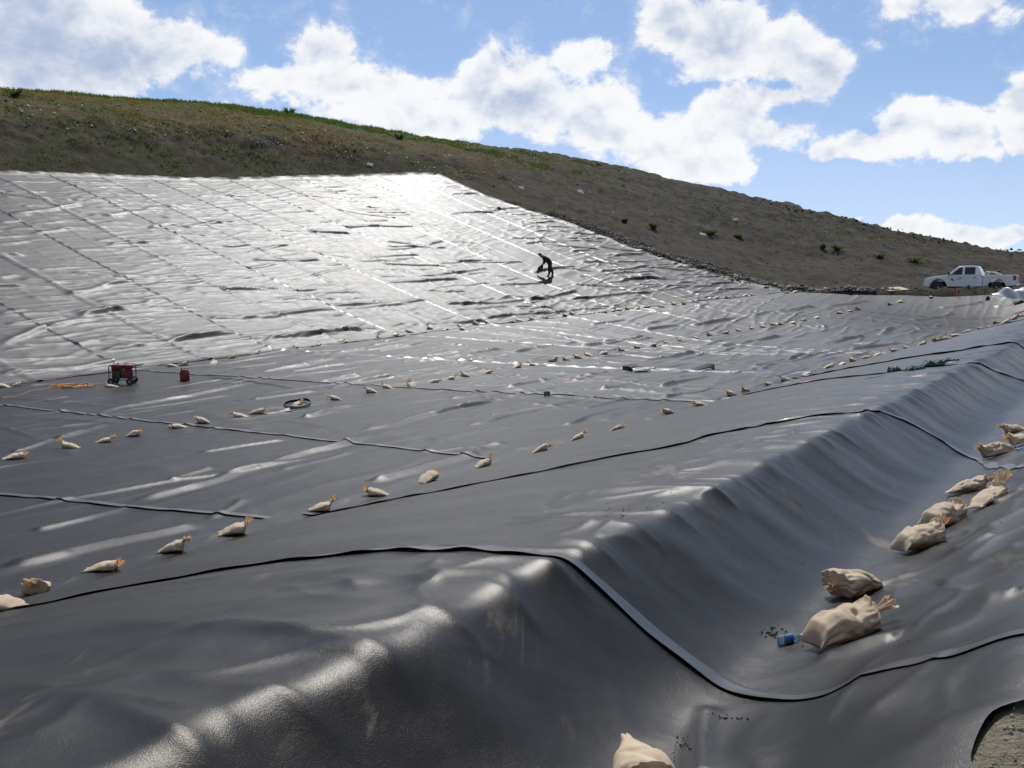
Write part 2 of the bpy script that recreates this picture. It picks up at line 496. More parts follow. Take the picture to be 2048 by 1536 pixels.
# big folds read off the far slope (left end, right end, height, width)
SLOPE_W = [(668, 613, 850, 601, .24), (600, 677, 679, 663, .20), (703, 663, 754, 658, .14), (894, 610, 1051, 601, .22), (1058, 601, 1154, 584, .22),
  (1140, 601, 1300, 586, .24), (771, 567, 918, 560, .20), (620, 572, 750, 569, .08), (969, 637, 1133, 624, .22), (1133, 622, 1205, 618, .14), (846, 651, 969, 644, .20),
  (897, 429, 986, 425, .18), (972, 419, 1041, 417, .14), (1051, 447, 1110, 444, .16), (901, 389, 956, 389, .14), (692, 455, 757, 453, .18), (733, 444, 774, 442, .12),
  (600, 524, 634, 521, .16), (620, 465, 696, 468, .13), (805, 496, 853, 495, .12), (853, 492, 884, 483, .14), (880, 528, 925, 524, .14), (921, 526, 983, 521, .15),
  (908, 547, 973, 538, .14), (1068, 547, 1147, 533, .20), (1202, 545, 1298, 533, .20), (1048, 487, 1133, 485, .14), (1021, 477, 1079, 477, .11), (1137, 478, 1212, 479, .13),
  (997, 571, 1079, 567, .12), (27, 430, 161, 411, .18), (150, 403, 239, 403, .15), (290, 418, 380, 415, .14), (209, 433, 311, 422, .13), (373, 457, 468, 442, .17),
  (222, 492, 359, 481, .18), (154, 502, 284, 498, .14), (140, 592, 253, 565, .20), (99, 654, 188, 640, .20), (164, 635, 325, 601, .22), (298, 574, 414, 563, .16),
  (376, 580, 561, 579, .15), (513, 524, 639, 521, .20), (427, 640, 540, 634, .22), (513, 639, 667, 618, .24), (342, 686, 468, 666, .20), (533, 685, 698, 661, .24),
  (2, 447, 41, 442, .15), (2, 560, 34, 551, .15), (2, 628, 50, 622, .10), (10, 692, 92, 655, .18), (615, 464, 700, 469, .14), (503, 540, 551, 529, .14),
  (215, 704, 455, 668, .30), (10, 752, 239, 726, .26), (1212, 566, 1330, 556, .16), (1330, 575, 1470, 566, .14), (1230, 512, 1290, 508, .12), (1380, 585, 1500, 578, .14),
  (70, 470, 160, 455, .10), (300, 455, 350, 447, .10), (560, 600, 650, 592, .12), (150, 690, 215, 680, .12)]
for x0, y0, x1, y1, h in SLOPE_W:
    h = min(h, .20)
    wr_px(x0, y0, x1, y1, h * 0.60, 0.16 + 0.50 * h, 0.06 + 0.18 * h, rng.uniform(-.04, .04))
# contour direction on the slope
def contour_dir(x, y):
    e = 0.5
    gx = float(F_slope(x + e, y) - F_slope(x - e, y)); gy = float(F_slope(x, y + e) - F_slope(x, y - e))
    L = math.hypot(gx, gy); return -gy / L, gx / L
tl = TOE_P.s[-1]
for i in range(950):                                   # many short ripples lying along the contour
    a = rng.uniform(0, 1) ** 1.25; b = rng.uniform(0.01, 0.99)
    x0, y0 = TOE_P(a * tl); x1, y1 = TOP_P(TOP_P.s[-1] * a) if a < .8 else RIGHT_P(RIGHT_P.s[-1] * (a - .8) * 2)
    x = x0 + (x1 - x0) * b; y = y0 + (y1 - y0) * b
    steep = rng.rand() > .88; ang = math.radians(rng.uniform(40, 110) if steep else rng.normal(0, 10)); cx, cy = contour_dir(x, y)
    cx, cy = cx * math.cos(ang) - cy * math.sin(ang), cx * math.sin(ang) + cy * math.cos(ang)
    if cx < 0: cx, cy = -cx, -cy
    big = rng.rand() < .3
    L = rng.uniform(0.8, 2.2) if big else rng.uniform(.25, 1.1); h = rng.uniform(.05, .10) if big else rng.uniform(.02, .055); ww = rng.uniform(.08, .14) if big else rng.uniform(.05, .09)
    if steep: h *= .45; L *= .6
    wr(x - cx * L, y - cy * L, x + cx * L, y + cy * L, h, ww * 1.5, ww * .8, rng.uniform(-.12, .12))
N_SLOPE = len(WR)
FLOOR_W = [(4, 1130, 390, 1052, .085, .30), (275, 1000, 720, 876, .12, .26), (722, 862, 1000, 796, .12, .30), (113, 878, 200, 850, .07, .26), (180, 828, 490, 769, .11, .26), (2, 815, 130, 794, .08, .25),
  (750, 964, 965, 896, .08, .30), (600, 836, 700, 812, .07, .25), (758, 702, 844, 686, .09, .25), (836, 724, 1000, 699, .17, .34), (523, 745, 668, 717, .10, .28), (656, 777, 773, 753, .10, .28),
  (500, 800, 625, 784, .09, .26), (1012, 775, 1125, 751, .09, .30), (1156, 693, 1300, 675, .15, .36), (1283, 723, 1390, 705, .16, .36), (1432, 694, 1556, 672, .17, .40), (1498, 734, 1610, 711, .14, .34),
  (1320, 775, 1407, 752, .14, .30), (1552, 624, 1622, 612, .16, .5), (1756, 669, 1782, 655, .14, .4), (1825, 641, 1900, 625, .20, .5), (1205, 684, 1283, 672, .14, .34), (1020, 705, 1150, 684, .10, .30),
  (400, 905, 560, 880, .05, .24), (840, 905, 1010, 885, .05, .25), (20, 905, 110, 880, .06, .25), (340, 965, 420, 935, .05, .2), (560, 940, 700, 905, .05, .26), (60, 1060, 260, 1015, .05, .25), (420, 1040, 480, 1000, .06, .22),
  (860, 830, 980, 805, .06, .26), (1120, 850, 1240, 815, .06, .3), (900, 800, 1000, 772, .06, .25), (1200, 780, 1270, 765, .08, .3), (640, 765, 760, 740, .07, .25), (1640, 690, 1720, 672, .12, .4), (1700, 700, 1800, 686, .10, .4),
  (1380, 650, 1470, 636, .12, .4), (1500, 630, 1580, 617, .12, .4), (1290, 660, 1350, 650, .11, .35), (1180, 650, 1250, 640, .09, .3), (1650, 612, 1730, 601, .15, .45), (1880, 615, 1960, 603, .15, .45), (1990, 612, 2050, 603, .12, .4)]
for x0, y0, x1, y1, h, ww in FLOOR_W:
    wr_px(x0, y0, x1, y1, .35 * ww * (.95 if h > .065 else .6), .09, ww * (.95 if h > .065 else .6), rng.uniform(-.012, .012), 1)
for i in range(70):                                    # long straight folds parallel to the bag rows
    s = 4 + 58 * rng.rand() ** .8; n = rng.uniform(11.2, 32); x, y = xy(s, n); ang = math.radians(rng.normal(0, 3.5)); c0, s0 = math.cos(ang), math.sin(ang); dx, dy = TX * c0 - TY * s0, TX * s0 + TY * c0
    L = rng.uniform(1.6, 4.2); w2_ = rng.uniform(.08, .20); wr(x - dx * L, y - dy * L, x + dx * L, y + dy * L, w2_ * rng.uniform(.18, .34), .08, w2_, rng.uniform(-.006, .006), 1)
for i in range(200):                                   # the far half of the floor is full of short folds
    s = rng.uniform(24, 66); n = rng.uniform(9.0, 33); x, y = xy(s, n); ang = math.radians(rng.normal(0, 9) if rng.rand() < .75 else rng.normal(80, 14)); c0, s0 = math.cos(ang), math.sin(ang); dx, dy = TX * c0 - TY * s0, TX * s0 + TY * c0
    if dx < 0: dx, dy = -dx, -dy
    L = rng.uniform(.6, 2.4); wr(x - dx * L, y - dy * L, x + dx * L, y + dy * L, rng.uniform(.022, .055), .14, rng.uniform(.14, .32), rng.uniform(-.03, .03), 1)
for i in range(240):
    s = rng.uniform(-4, 70); n = rng.uniform(10.8, 34)
    x, y = xy(s, n); ang = math.radians(rng.normal(0, 8) if rng.rand() < .72 else rng.normal(75, 16))
    c0, s0 = math.cos(ang), math.sin(ang); dx, dy = TX * c0 - TY * s0, TX * s0 + TY * c0
    if dx < 0: dx, dy = -dx, -dy
    k = 1.0 if s < 26 else 1.3
    L = rng.uniform(.8, 3.2); h = rng.uniform(.010, .035) * k; ww = rng.uniform(.16, .40); kd = int(rng.rand() < .6)
    wr(x - dx * L, y - dy * L, x + dx * L, y + dy * L, h, ww * (.4 if kd else .8), ww, rng.uniform(-.05, .05), kd)
# creases of the near berm (pixel ends, height, width)
BERM_W = [(1730, 1190, 1990, 1085, .045, .11), (1640, 1330, 1790, 1290, .035, .10), (1420, 1430, 1385, 1580, .035, .08), (1880, 1180, 2040, 1110, .05, .16), (1830, 1260, 2040, 1200, .03, .14),
  (1900, 1120, 2040, 1040, .06, .14), (1980, 1020, 2047, 985, .04, .12), (1620, 1420, 1850, 1470, .03, .16), (1700, 1180, 1640, 1300, .02, .15), (560, 1190, 900, 1160, .015, .12), (300, 1180, 640, 1135, .012, .10)]
for x0, y0, x1, y1, h, ww in BERM_W:
    wr_px(x0, y0, x1, y1, h, ww, ww * .8, rng.uniform(-.05, .05))

def wrinkle(x, y):
    dz = np.zeros(x.shape)
    x0, x1, y0, y1 = x.min() - 1, x.max() + 1, y.min() - 1, y.max() + 1
    for ax, ay, bx, by, h, w1, w2, bend, sd, kd in WR:
        wm = 2.6 * max(w1, w2) + abs(bend) * 4 + .3
        if max(ax, bx) + wm < x0 or min(ax, bx) - wm > x1 or max(ay, by) + wm < y0 or min(ay, by) - wm > y1:
            continue
        m = (x > min(ax, bx) - wm) & (x < max(ax, bx) + wm) & (y > min(ay, by) - wm) & (y < max(ay, by) + wm)
        if not m.any(): continue
        xm, ym = x[m], y[m]
        ex, ey = bx - ax, by - ay; L = math.hypot(ex, ey); ex /= L; ey /= L
        t = ((xm - ax) * ex + (ym - ay) * ey) / L
        q = -(xm - ax) * ey + (ym - ay) * ex
        q = q - bend * L * 4 * t * (1 - t) * .5 - .07 * np.sin(t * L * 1.3 + sd) * min(1, L / 3) - .03 * np.sin(t * L * 3.1 + sd * 2)
        wv = np.where(q > 0, w1, w2)
        end = sstep(-.03, .07, t) * sstep(1.03, .93, t)
        p = (np.clip(1 - np.abs(q) / wv, 0, 1) if kd else np.exp(-(np.abs(q) / wv) ** 1.7)) * end * (0.85 + .3 * np.sin(t * L * .9 + sd * 3))
        dz[m] += h * p
    return dz

def disp_slope(x, y):
    s, n = sn(x, y)
    d = wrinkle(x, y)
    r = 1 - np.abs(pnoise(s * .42 + .3 * pnoise(s * .5, n * .5, 3), n * 1.5, 21)); msk = sstep(.0, .6, pnoise(s * .16, n * .16, 22) + .3)
    d += .022 * r ** 6 * (.3 + msk)
    d += .022 * pnoise(s * .3, n * .45, 23) + .006 * pnoise(s * .9, n * 2.2, 24)
    return d

def disp_floor(x, y):
    s, n = sn(x, y)
    d = wrinkle(x, y)
    r = 1 - np.abs(pnoise(s * .22, n * 1.0 + .4 * pnoise(s * .2, n * .3, 33), 31))
    d += (.012 + .010 * sstep(22, 50, s)) * r ** 6
    d += .018 * pnoise(s * .2, n * .5, 32) + .006 * pnoise(s * .35, n * 1.9, 34)
    return d * (1 - .55 * sstep(57, 66, s))

fr = np.random.RandomState(4)
FOLDS = [(2.55, .075, 2.6, .26, .10), (3.15, .04, 1.0, .16, -.1), (3.72, .085, 2.2, .28, .05), (4.35, .05, 1.4, .20, .0), (4.92, .06, 1.2, .18, .12), (5.5, .07, 1.1, .20, -.12), (6.1, .05, 1.6, .20, .0), (6.75, .04, 2.4, .22, .05), (7.4, .05, 1.5, .20, -.05), (8.38, .085, 2.6, .26, .03)]
_s = 9.0
while _s < 62:
    FOLDS.append((_s, fr.uniform(.02, .10), fr.uniform(.6, 3.2), fr.uniform(.12, .30), fr.uniform(-.25, .25))); _s += fr.choice([.3, .5, .8, 1.1, 1.5]) * fr.uniform(.8, 1.2)
_s = 1.9
while _s > -7:
    FOLDS.append((_s, fr.uniform(.03, .08), fr.uniform(.8, 3.0), fr.uniform(.18, .34), fr.uniform(-.12, .12))); _s -= fr.uniform(.6, 1.4)

def disp_berm(x, y):
    """taut sheet: sharp folds start at the crest and die out down the bank; the trench side stays plane"""
    s, n = sn(x, y)
    d = wrinkle(x, y)
    wall = sstep(3.2, 2.85, n)
    c = np.maximum(n - 3.05, 0)
    rise = sstep(2.78, 3.06, n)
    lo, hi = s.min() - 2.5, s.max() + 2.5
    for si, am, lf, w0, sl in FOLDS:
        if si < lo or si > hi: continue
        m = (np.abs(s - si) < 2.4) & (n > 2.7) & (n < 3.1 + 4 * lf)
        if not m.any(): continue
        nm, cm = n[m], c[m]
        q = s[m] - si - sl * (nm - 3.05) - .05 * np.sin(nm * 2.3 + si * 7) * np.minimum(cm, 1)
        wd = w0 * (.42 + .36 * cm)
        d[m] += (.62 if si < 9 else .34) * am * rise[m] * np.exp(-cm / lf) * np.exp(-(np.abs(q) / wd) ** 1.0)
    d += (.026 * pnoise(s * .45, n * .5, 44) + .008 * pnoise(s * 1.9, n * 1.0, 45)) * (1 - .6 * wall)
    d += .020 * sstep(3.4, 5.5, n) * pnoise(s * .9, n * .22, 41) * (1 - sstep(8, 10, n))
    d += .005 * wall * sstep(1.6, 2.2, n) * (1 - np.abs(pnoise(s * 1.3 + .6 * pnoise(s * .7, n, 50), n * .5, 48))) ** 3
    cz = np.exp(-((n - 3.7) / 1.1) ** 2) * (1 - .7 * wall)
    d += cz * .028 * (1 - np.abs(pnoise(s * 1.5 + .8 * pnoise(s * 1.1, n * 1.1, 71), n * 1.1 + .8 * pnoise(s * 1.2 + 5, n, 72), 73))) ** 4
    d += cz * .008 * pnoise(s * 3.1, n * 2.6, 74)
    fg = sstep(6.5, 4.5, s) * sstep(3.1, 3.8, n) * sstep(8.5, 6.0, n)
    d += fg * (.030 * pnoise(s * .75 + .3 * n, n * .55, 81) + .020 * (1 - np.abs(pnoise(s * .9 + .5 * n, n * .35 + 4, 82))) ** 3 + .006 * pnoise(s * 2.4, n * 1.2, 83))
    tr = np.exp(-((n - 1.05) / .5) ** 2)
    d += tr * (.055 * pnoise(s * 1.0 + n * 1.3, n * 1.2 - s * .5, 46) + .03 * (1 - np.abs(pnoise(s * 1.1 + n * .9, n * 1.9 - s * .6, 47))) ** 4)
    lift = sstep(.42, 0.0, n - n_edge(s)); d += .06 * lift * (.8 + .5 * np.sin(s * 2.7 + 1))
    return d

def zl(x, y, kind):
    z = z_liner(x, y)
    return z + {'slope': disp_slope, 'floor': disp_floor, 'berm': disp_berm}[kind](x, y)

# ------------------------------------------------------------------ the lined cell: three welded liners made of panels
slope_liner = tag(empty('geomembrane_liner', (0, 55, 0)), 'crinkled black plastic liner sheet covering the far slope, glaring in the sun', 'liner')
floor_liner = tag(empty('geomembrane_liner', (0, 30, -3.4)), 'black plastic liner sheet covering the flat cell floor between the sandbag rows', 'liner')
berm_liner = tag(empty('geomembrane_liner', (0, 8, -2)), 'dark plastic liner draped over the near ridge and into its trench', 'liner')

def add_panel(X, Y, kind, mat, parent, dz=0.0, crease=None):
    nu, nv = X.shape
    Z = zl(X.ravel(), Y.ravel(), kind) + dz
    if crease is not None: Z = Z + crease.ravel()
    me = mesh_from('panel', np.stack([X.ravel(), Y.ravel(), Z], 1), grid_faces(nu, nv))
    if me.polygons[0].normal.z < 0: me.flip_normals()
    o = link('panel', me, mat, parent)
    o.matrix_parent_inverse = Matrix.Translation(-Vector(parent.location))
    return o

def add_flap(P, kind, parent, width, side, lift, wave, amp, seed, mat='flap', step=0.06, base=.006, lk=None, vary=1.0):
    """loose welded edge along a seam: a strip whose free edge stands off the sheet in small waves"""
    pl = Poly(P); n = max(8, int(pl.s[-1] / step)); S = np.linspace(0, pl.s[-1], n)
    x, y = pl(S)
    k = max(1, int(.5 / step))
    if n > 4 * k:
        ker = np.hanning(2 * k + 1); ker /= ker.sum()
        xp = np.pad(x, k, mode='reflect', reflect_type='odd'); yp = np.pad(y, k, mode='reflect', reflect_type='odd')
        x = np.convolve(xp, ker, 'valid'); y = np.convolve(yp, ker, 'valid')
    dx = np.gradient(x); dy = np.gradient(y); L = np.hypot(dx, dy); nx, ny = -dy / L * side, dx / L * side
    Q = np.array([-.25, 0, .3, .55, .8, 1.0])
    w_ = width * (1 + vary * .40 * pnoise(S * .7, S * 0 + seed, 3) + vary * .15 * pnoise(S * 2.1, S * 0 + seed, 4))
    X = x[:, None] + nx[:, None] * Q[None] * w_[:, None]; Y = y[:, None] + ny[:, None] * Q[None] * w_[:, None]
    Z = zl(X.ravel(), Y.ravel(), kind).reshape(X.shape)
    wv = .5 + .5 * np.sin(S * 2 * np.pi / wave + 2.5 * pnoise(S * .5, S * 0, seed)) * (.6 + .6 * pnoise(S * .35, S * 0 + 9, seed))
    up = lift * (.45 + .8 * np.clip(pnoise(S * .3, S * 0 + 4, seed + 1) + .5, 0, 1.4)) + amp * wv
    if lk is not None: up = up * lk(x, y)
    Z = Z + base + np.clip(Q, 0, 1)[None] ** 1.5 * up[:, None]
    Z[:, 0] -= base * .7
    me = mesh_from('seam_flap', np.stack([X.ravel(), Y.ravel(), Z.ravel()], 1), grid_faces(len(S), len(Q)))
    if me.polygons[0].normal.z < 0: me.flip_normals()
    o = link('seam_flap', me, M[mat], parent)
    o.matrix_parent_inverse = Matrix.Translation(-Vector(parent.location))
    return o

# ---- far slope: panels run up and down the slope
SEAM_TOE = [(-1500, 1006), (-900, 905), (-150, 793), (246, 738), (545, 701), (795, 671), (963, 649), (1123, 632), (1230, 619), (1330, 607), (1420, 598), (1560, 583)]
SEAM_TOP = [(-1700, 345, 38), (-1200, 345, 44), (-840, 345, 49), (-495, 345, 54), (-140, 348, 59.5), (95, 352, 65), (300, 359, 70), (460, 362, 74), (600, 358, 78), (712, 355, 81.3), (805, 352, 84), (870, 351, 86)]
TOP_L = Poly([at(-1900, 345, 36)[:2]] + [tuple(p) for p in TOP_P.p])
toe_s = []; top_s = []
for p in SEAM_TOE:
    d = dict(((a, b), c) for a, b, c in TOE)[p] if p in [(a, b) for a, b, c in TOE] else None
    q = at(p[0], p[1], d); toe_s.append(TOE_P.near(q[0], q[1]))
for p in SEAM_TOP:
    q = at(*p); top_s.append(TOP_L.near(q[0], q[1]))
n_sl = len(toe_s) - 1
for k in range(n_sl):
    nu, nv = 44, 450
    a = np.linspace(0, 1, nu)[:, None]; b = np.linspace(-.012, 1, nv)[None]
    bx, by = TOE_P(toe_s[k] + (toe_s[k + 1] - toe_s[k]) * a); ux, uy = TOP_L(top_s[k] + (top_s[k + 1] - top_s[k]) * a)
    X = bx + (ux - bx) * b; Y = by + (uy - by) * b
    cr = np.zeros((nu, nv)); cr[nu // 2] += .055; cr[nu // 4] += .014; cr[3 * nu // 4] += .010
    X += 0 * cr; 
    add_panel(X, Y, 'slope', M['liner_slope'], slope_liner, .02, cr)
for k in range(1, n_sl):
    A = np.array(TOE_P(toe_s[k])); B = np.array(TOP_L(top_s[k]))
    P = [tuple(A + (B - A) * t) for t in np.linspace(0, 1, 30)]
    add_flap(P, 'slope', slope_liner, .13, -1, .003, .65, .038, 60 + k, 'flap_far', step=.07, base=.024)
add_flap([tuple(TOP_L(s)) for s in np.linspace(top_s[0], top_s[-1], 60)], 'slope', slope_liner, .35, 1, .10, 1.6, .12, 80, 'liner_slope', .12, .03)
add_flap([tuple(p) for p in RIGHT_P.p], 'slope', slope_liner, .35, 1, .06, 1.6, .10, 81, 'liner_slope', .12, .03)

# ---- floor: panels run across from toe to toe
NEAR = [(-500, 1330), (580, 1040), (1120, 900), (1430, 806), (1622, 750), (1762, 711), (1890, 681), (1985, 656), (2040, 640), (2055, 632), (2060, 620), (2070, 600)]
near_pts = []
for s in np.linspace(-6, 70.5, 160):
    near_pts.append(xy(s, float(n_toe(s)) + .30))
NEAR_P = Poly(near_pts)
near_s = []
for i, p in enumerate(NEAR):
    if i == 0: near_s.append(NEAR_P.near(*xy(3.2, 10.6))); continue
    try:
        q = hit(*p); near_s.append(NEAR_P.near(q[0], q[1]))
    except ValueError:
        near_s.append(NEAR_P.s[-1])
near_s[8:11] = [NEAR_P.s[-1] - v for v in (8.5, 5.0, 2.4)]
near_s[-1] = NEAR_P.s[-1]
for i in range(1, len(near_s)): near_s[i] = max(near_s[i], near_s[i - 1] + .8)
print('near_s', [round(v, 1) for v in near_s], NEAR_P.s[-1])
for k in range(n_sl):
    nu, nv = (130, 300) if k < 6 else (70, 220)
    a = np.linspace(0, 1, nu)[:, None]; b = np.linspace(-.01, 1.012, nv)[None]
    bx, by = NEAR_P(near_s[k] + (near_s[k + 1] - near_s[k]) * a); ux, uy = TOE_P(toe_s[k] + (toe_s[k + 1] - toe_s[k]) * a)
    X = bx + (ux - bx) * b; Y = by + (uy - by) * b
    if k == n_sl - 1:                      # the last panel follows the curved end of the cell
        EP = Poly([tuple(p) for p in END_P.p[:4]] + [NEAR_P(NEAR_P.s[-1])])
        ex, ey = EP(EP.s[-1] * (1 - np.clip(b, 0, 1)))
        X = X + a ** 1.5 * (ex - X[-1:]); Y = Y + a ** 1.5 * (ey - Y[-1:])
    cr = np.zeros((nu, nv)); cr[nu // 2] += .004 if k < 3 else .018; cr[nu // 4] += 0 if k < 3 else .008
    add_panel(X, Y, 'floor', M['liner_floor' if k < 3 else 'liner_mid' if k < 5 else 'liner_end'], floor_liner, 0.0, cr)
for k in range(1, n_sl):
    A = np.array(NEAR_P(near_s[k])); B = np.array(TOE_P(toe_s[k]))
    P = [tuple(A + (B - A) * t + np.array((TX, TY)) * .02 * math.sin(t * 9 + k)) for t in np.linspace(0, 1, 30)]
    add_flap(P, 'floor', floor_liner, .15, 1 if k < 4 else -1, .006, .8, (.011 if k < 4 else .030), 90 + k, 'flap' if k < 5 else 'flap_far', step=.06, base=.012, vary=.3)

# ---- near berm: sheets lie across the ridge and down into the trench
BS = [  # seam position s against n
  ([.3, 12], [-9.0, -9.0]),
  ([.38, .98, 1.62, 2.17, 2.78, 3.34, 5.16, 7.0, 8.6, 9.6, 10.6], [5.20, 5.42, 5.46, 5.62, 5.76, 5.90, 6.42, 6.72, 6.85, 6.30, 5.5]),
  ([.4, 1.0, 1.37, 1.8, 2.22, 2.97, 3.48, 4.93, 6.67, 8.83, 10.4], [12.3, 12.7, 13.7, 14.7, 15.2, 15.3, 14.9, 14.5, 13.2, 12.2, 10.9]),
  ([.4, 2.33, 2.78, 3.53, 6.05, 8.71, 10.4], [27.0, 27.0, 26.4, 24.8, 26.1, 27.6, 28.4]),
  ([.4, 3.19, 4.75, 8.0, 10.4], [34.0, 33.8, 32.6, 34.0, 36.0]),
  ([.4, 5, 10.4], [48.0, 47.0, 49.0]),
  ([.4, 5, 10.4], [64.0, 69.5, 70.6])]
def seam_px(L, ends):
    q = []
    for p in L:
        x, y, z = hit(*p); s, n = sn(x, y); q.append((float(n), float(s)))
    q = sorted(q + ends); return [v[0] for v in q], [v[1] for v in q]
BS[1] = seam_px([(70, 1218), (220, 1186), (400, 1150), (600, 1124), (800, 1110), (960, 1112), (1100, 1127), (1240, 1200), (1320, 1272), (1400, 1330), (1480, 1380), (1560, 1405), (1680, 1385), (1800, 1345), (1920, 1320), (2040, 1300)], [])
BS[2] = seam_px([(900, 985), (1050, 955), (1200, 925), (1350, 893), (1500, 860), (1600, 843), (1700, 832), (1790, 835), (1850, 862), (1900, 890), (1960, 920), (2000, 935), (2044, 942)], [(10.5, 10.9)])
print('BS', [[round(v, 2) for v in q] for q in BS[1] + BS[2]])
RES = [(370, 370), (290, 380), (260, 240), (110, 170), (110, 130), (90, 120)]
def berm_s(k, n): return np.interp(n, BS[k][0], BS[k][1])
for k in range(6):
    nu, nv = RES[k]
    a = np.linspace(0, 1, nu)[:, None]; v = np.linspace(0, 1, nv)[None]
    n0 = .36 + (10.45 - .36) * v + 0 * a
    s = berm_s(k, n0) * (1 - a) + berm_s(k + 1, n0) * a
    ne = n_edge(s); nt = n_toe(s) + .40
    n = ne + (nt - ne) * v
    X, Y = xy(s, n)
    add_panel(X, Y, 'berm', M['liner_berm'], berm_liner, .035)
for k in range(1, 6):
    nn = np.linspace(.36, 10.5, 120); ss = berm_s(k, nn)
    nn = nn * 1.0
    sc_ = [(float(s), float(min(n, n_toe(s) + .2))) for s, n in zip(ss, nn)]
    P = [xy(s, n) for s, n in sc_]
    add_flap(P, 'berm', berm_liner, [0, .12, .11, .17, .2, .25][k], 1, [0, .008, .008, .012, .02, .02][k], [0, .62, .7, .9, 1, 1][k], [0, .015, .016, .02, .03, .03][k], 110 + k, step=.03 if k < 3 else .08, base=.042, lk=lambda x, y: .25 + .75 * sstep(1.2, 2.0, sn(x, y)[1]))
P = [xy(s, float(n_toe(s)) + .36) for s in np.linspace(-2, 70, 260)]
add_flap(P, 'berm', berm_liner, .06, 1, .0, .9, .002, 130, 'liner_berm', step=.06, base=.034)

# ------------------------------------------------------------------ ground: one sheet from here to beyond the hill
def cell_mask(x, y):
    d = np.full(x.shape, 99.0)
    dd, _ = seg_dist(x, y, CELL + [CELL[0]])
    ins = inside(x, y, CELL)
    return np.where(ins, dd, -dd)

def ground_noise(x, y, sd):
    out = sstep(.0, 4.0, -sd)
    far = sstep(30, 60, np.hypot(x, y))
    d = far * out * (.30 * fbm(x * .16, y * .16, 4, 51) + .10 * np.abs(fbm(x * .9, y * .9, 3, 52)))
    rill = np.abs(pnoise(x * .42 + .25 * fbm(x * .1, y * .1, 2, 91), y * .05 + 3, 92))
    d += far * out * (-.16 * np.clip(.25 - rill, 0, 1) / .25)
    rt = sstep(18, 40, x) * sstep(100, 112, y)
    d += rt * (.35 * np.abs(fbm(x * .5, y * .5, 4, 95)) + .25 * np.clip(pnoise(x * 1.4, y * 1.4, 96), 0, 1))
    # ragged bank above the top of the liner
    dt, st = seg_dist(x, y, [tuple(p) for p in TOP_P.p])
    bank = sstep(1.0, 4.0, dt * st) * sstep(15, 8, dt * st)
    d += bank * (.22 * fbm(x * .45, y * .45, 5, 53, .6) + .16 * np.abs(pnoise(x * .7, y * .7, 59)) + .12 * np.abs(pnoise(x * 1.3, y * 1.3, 54)))
    near = sstep(20, 8, np.hypot(x, y)) * sstep(.0, .25, -sd)
    ax, ay = at(1690, 590, 69.0)[:2]; bx, by = at(2010, 590, 66.2)[:2]
    dm, _ = seg_dist(x, y, [(ax, ay), (bx, by)])
    d += np.exp(-(dm / .85) ** 2) * (.26 + .14 * fbm(x * 1.1, y * 1.1, 3, 57)) * sstep(-.3, .5, -sd)
    dr, _ = seg_dist(x, y, [tuple(p) for p in RIGHT_P.p[2:]] + [tuple(p) for p in END_P.p[1:4]])
    d += np.exp(-((dr - 1.2) / 1.1) ** 2) * sstep(.1, .9, -sd) * (.22 + .22 * fbm(x * .8, y * .8, 4, 58))
    d += near * (.035 * fbm(x * 2.2, y * 2.2, 4, 55) + .012 * fbm(x * 14, y * 14, 3, 56))
    return d

def z_ground(x, y):
    x = np.asarray(x, float); y = np.asarray(y, float)
    sd = cell_mask(x, y)
    zi = z_liner(x, y) - .30
    zo = z_out(x, y)
    k = sstep(-.05, .45, sd)
    return zo * (1 - k) + zi * k + ground_noise(x, y, sd)

azs = np.unique(np.concatenate([np.linspace(-180, -34, 60), np.linspace(-34, 34, 520), np.linspace(34, 180, 60)]))
rad = np.unique(np.concatenate([np.geomspace(.6, 9, 150), np.geomspace(9, 56, 60), np.linspace(56, 125, 250), np.geomspace(125, 900, 40)]))
A, Rr = np.meshgrid(np.radians(azs), rad, indexing='ij')
X = np.sin(A) * Rr; Y = np.cos(A) * Rr
Z = np.empty(X.size); xf, yf = X.ravel(), Y.ravel()
Z = z_ground(xf, yf)
far_k = sstep(200, 420, np.hypot(xf, yf)); Z = Z * (1 - far_k) + far_k * -14.0
gm = mesh_from('ground', np.stack([xf, yf, Z], 1), grid_faces(*X.shape))
if gm.polygons[gm.polygons.__len__() // 2].normal.z < 0: gm.flip_normals()

m, t, b = new_mat('earth')
tcn = t.node('ShaderNodeTexCoord'); P = tcn.outputs['Object']
sp = t.node('ShaderNodeSeparateXYZ'); t.l.new(P, sp.inputs[0])
n1 = t.noise(P, .09, 5, .6); n2 = t.noise(P, .8, 6, .65); n3 = t.noise(P, 7.0, 5, .65)
grey = t.mix(t.ramp(n2, .36, .64), (.033, .028, .022), (.066, .056, .044))
brown = t.mix(t.ramp(t.math('ADD', t.math('MULTIPLY', n2, .6), t.math('MULTIPLY', n3, .4)), .40, .60), (.017, .012, .007), (.074, .052, .030))
right = t.ramp(t.math('ADD', sp.outputs[0], t.math('MULTIPLY', t.math('SUBTRACT', n1, .5), 26.0)), -8.0, 22.0)
c = t.mix(right, brown, grey)
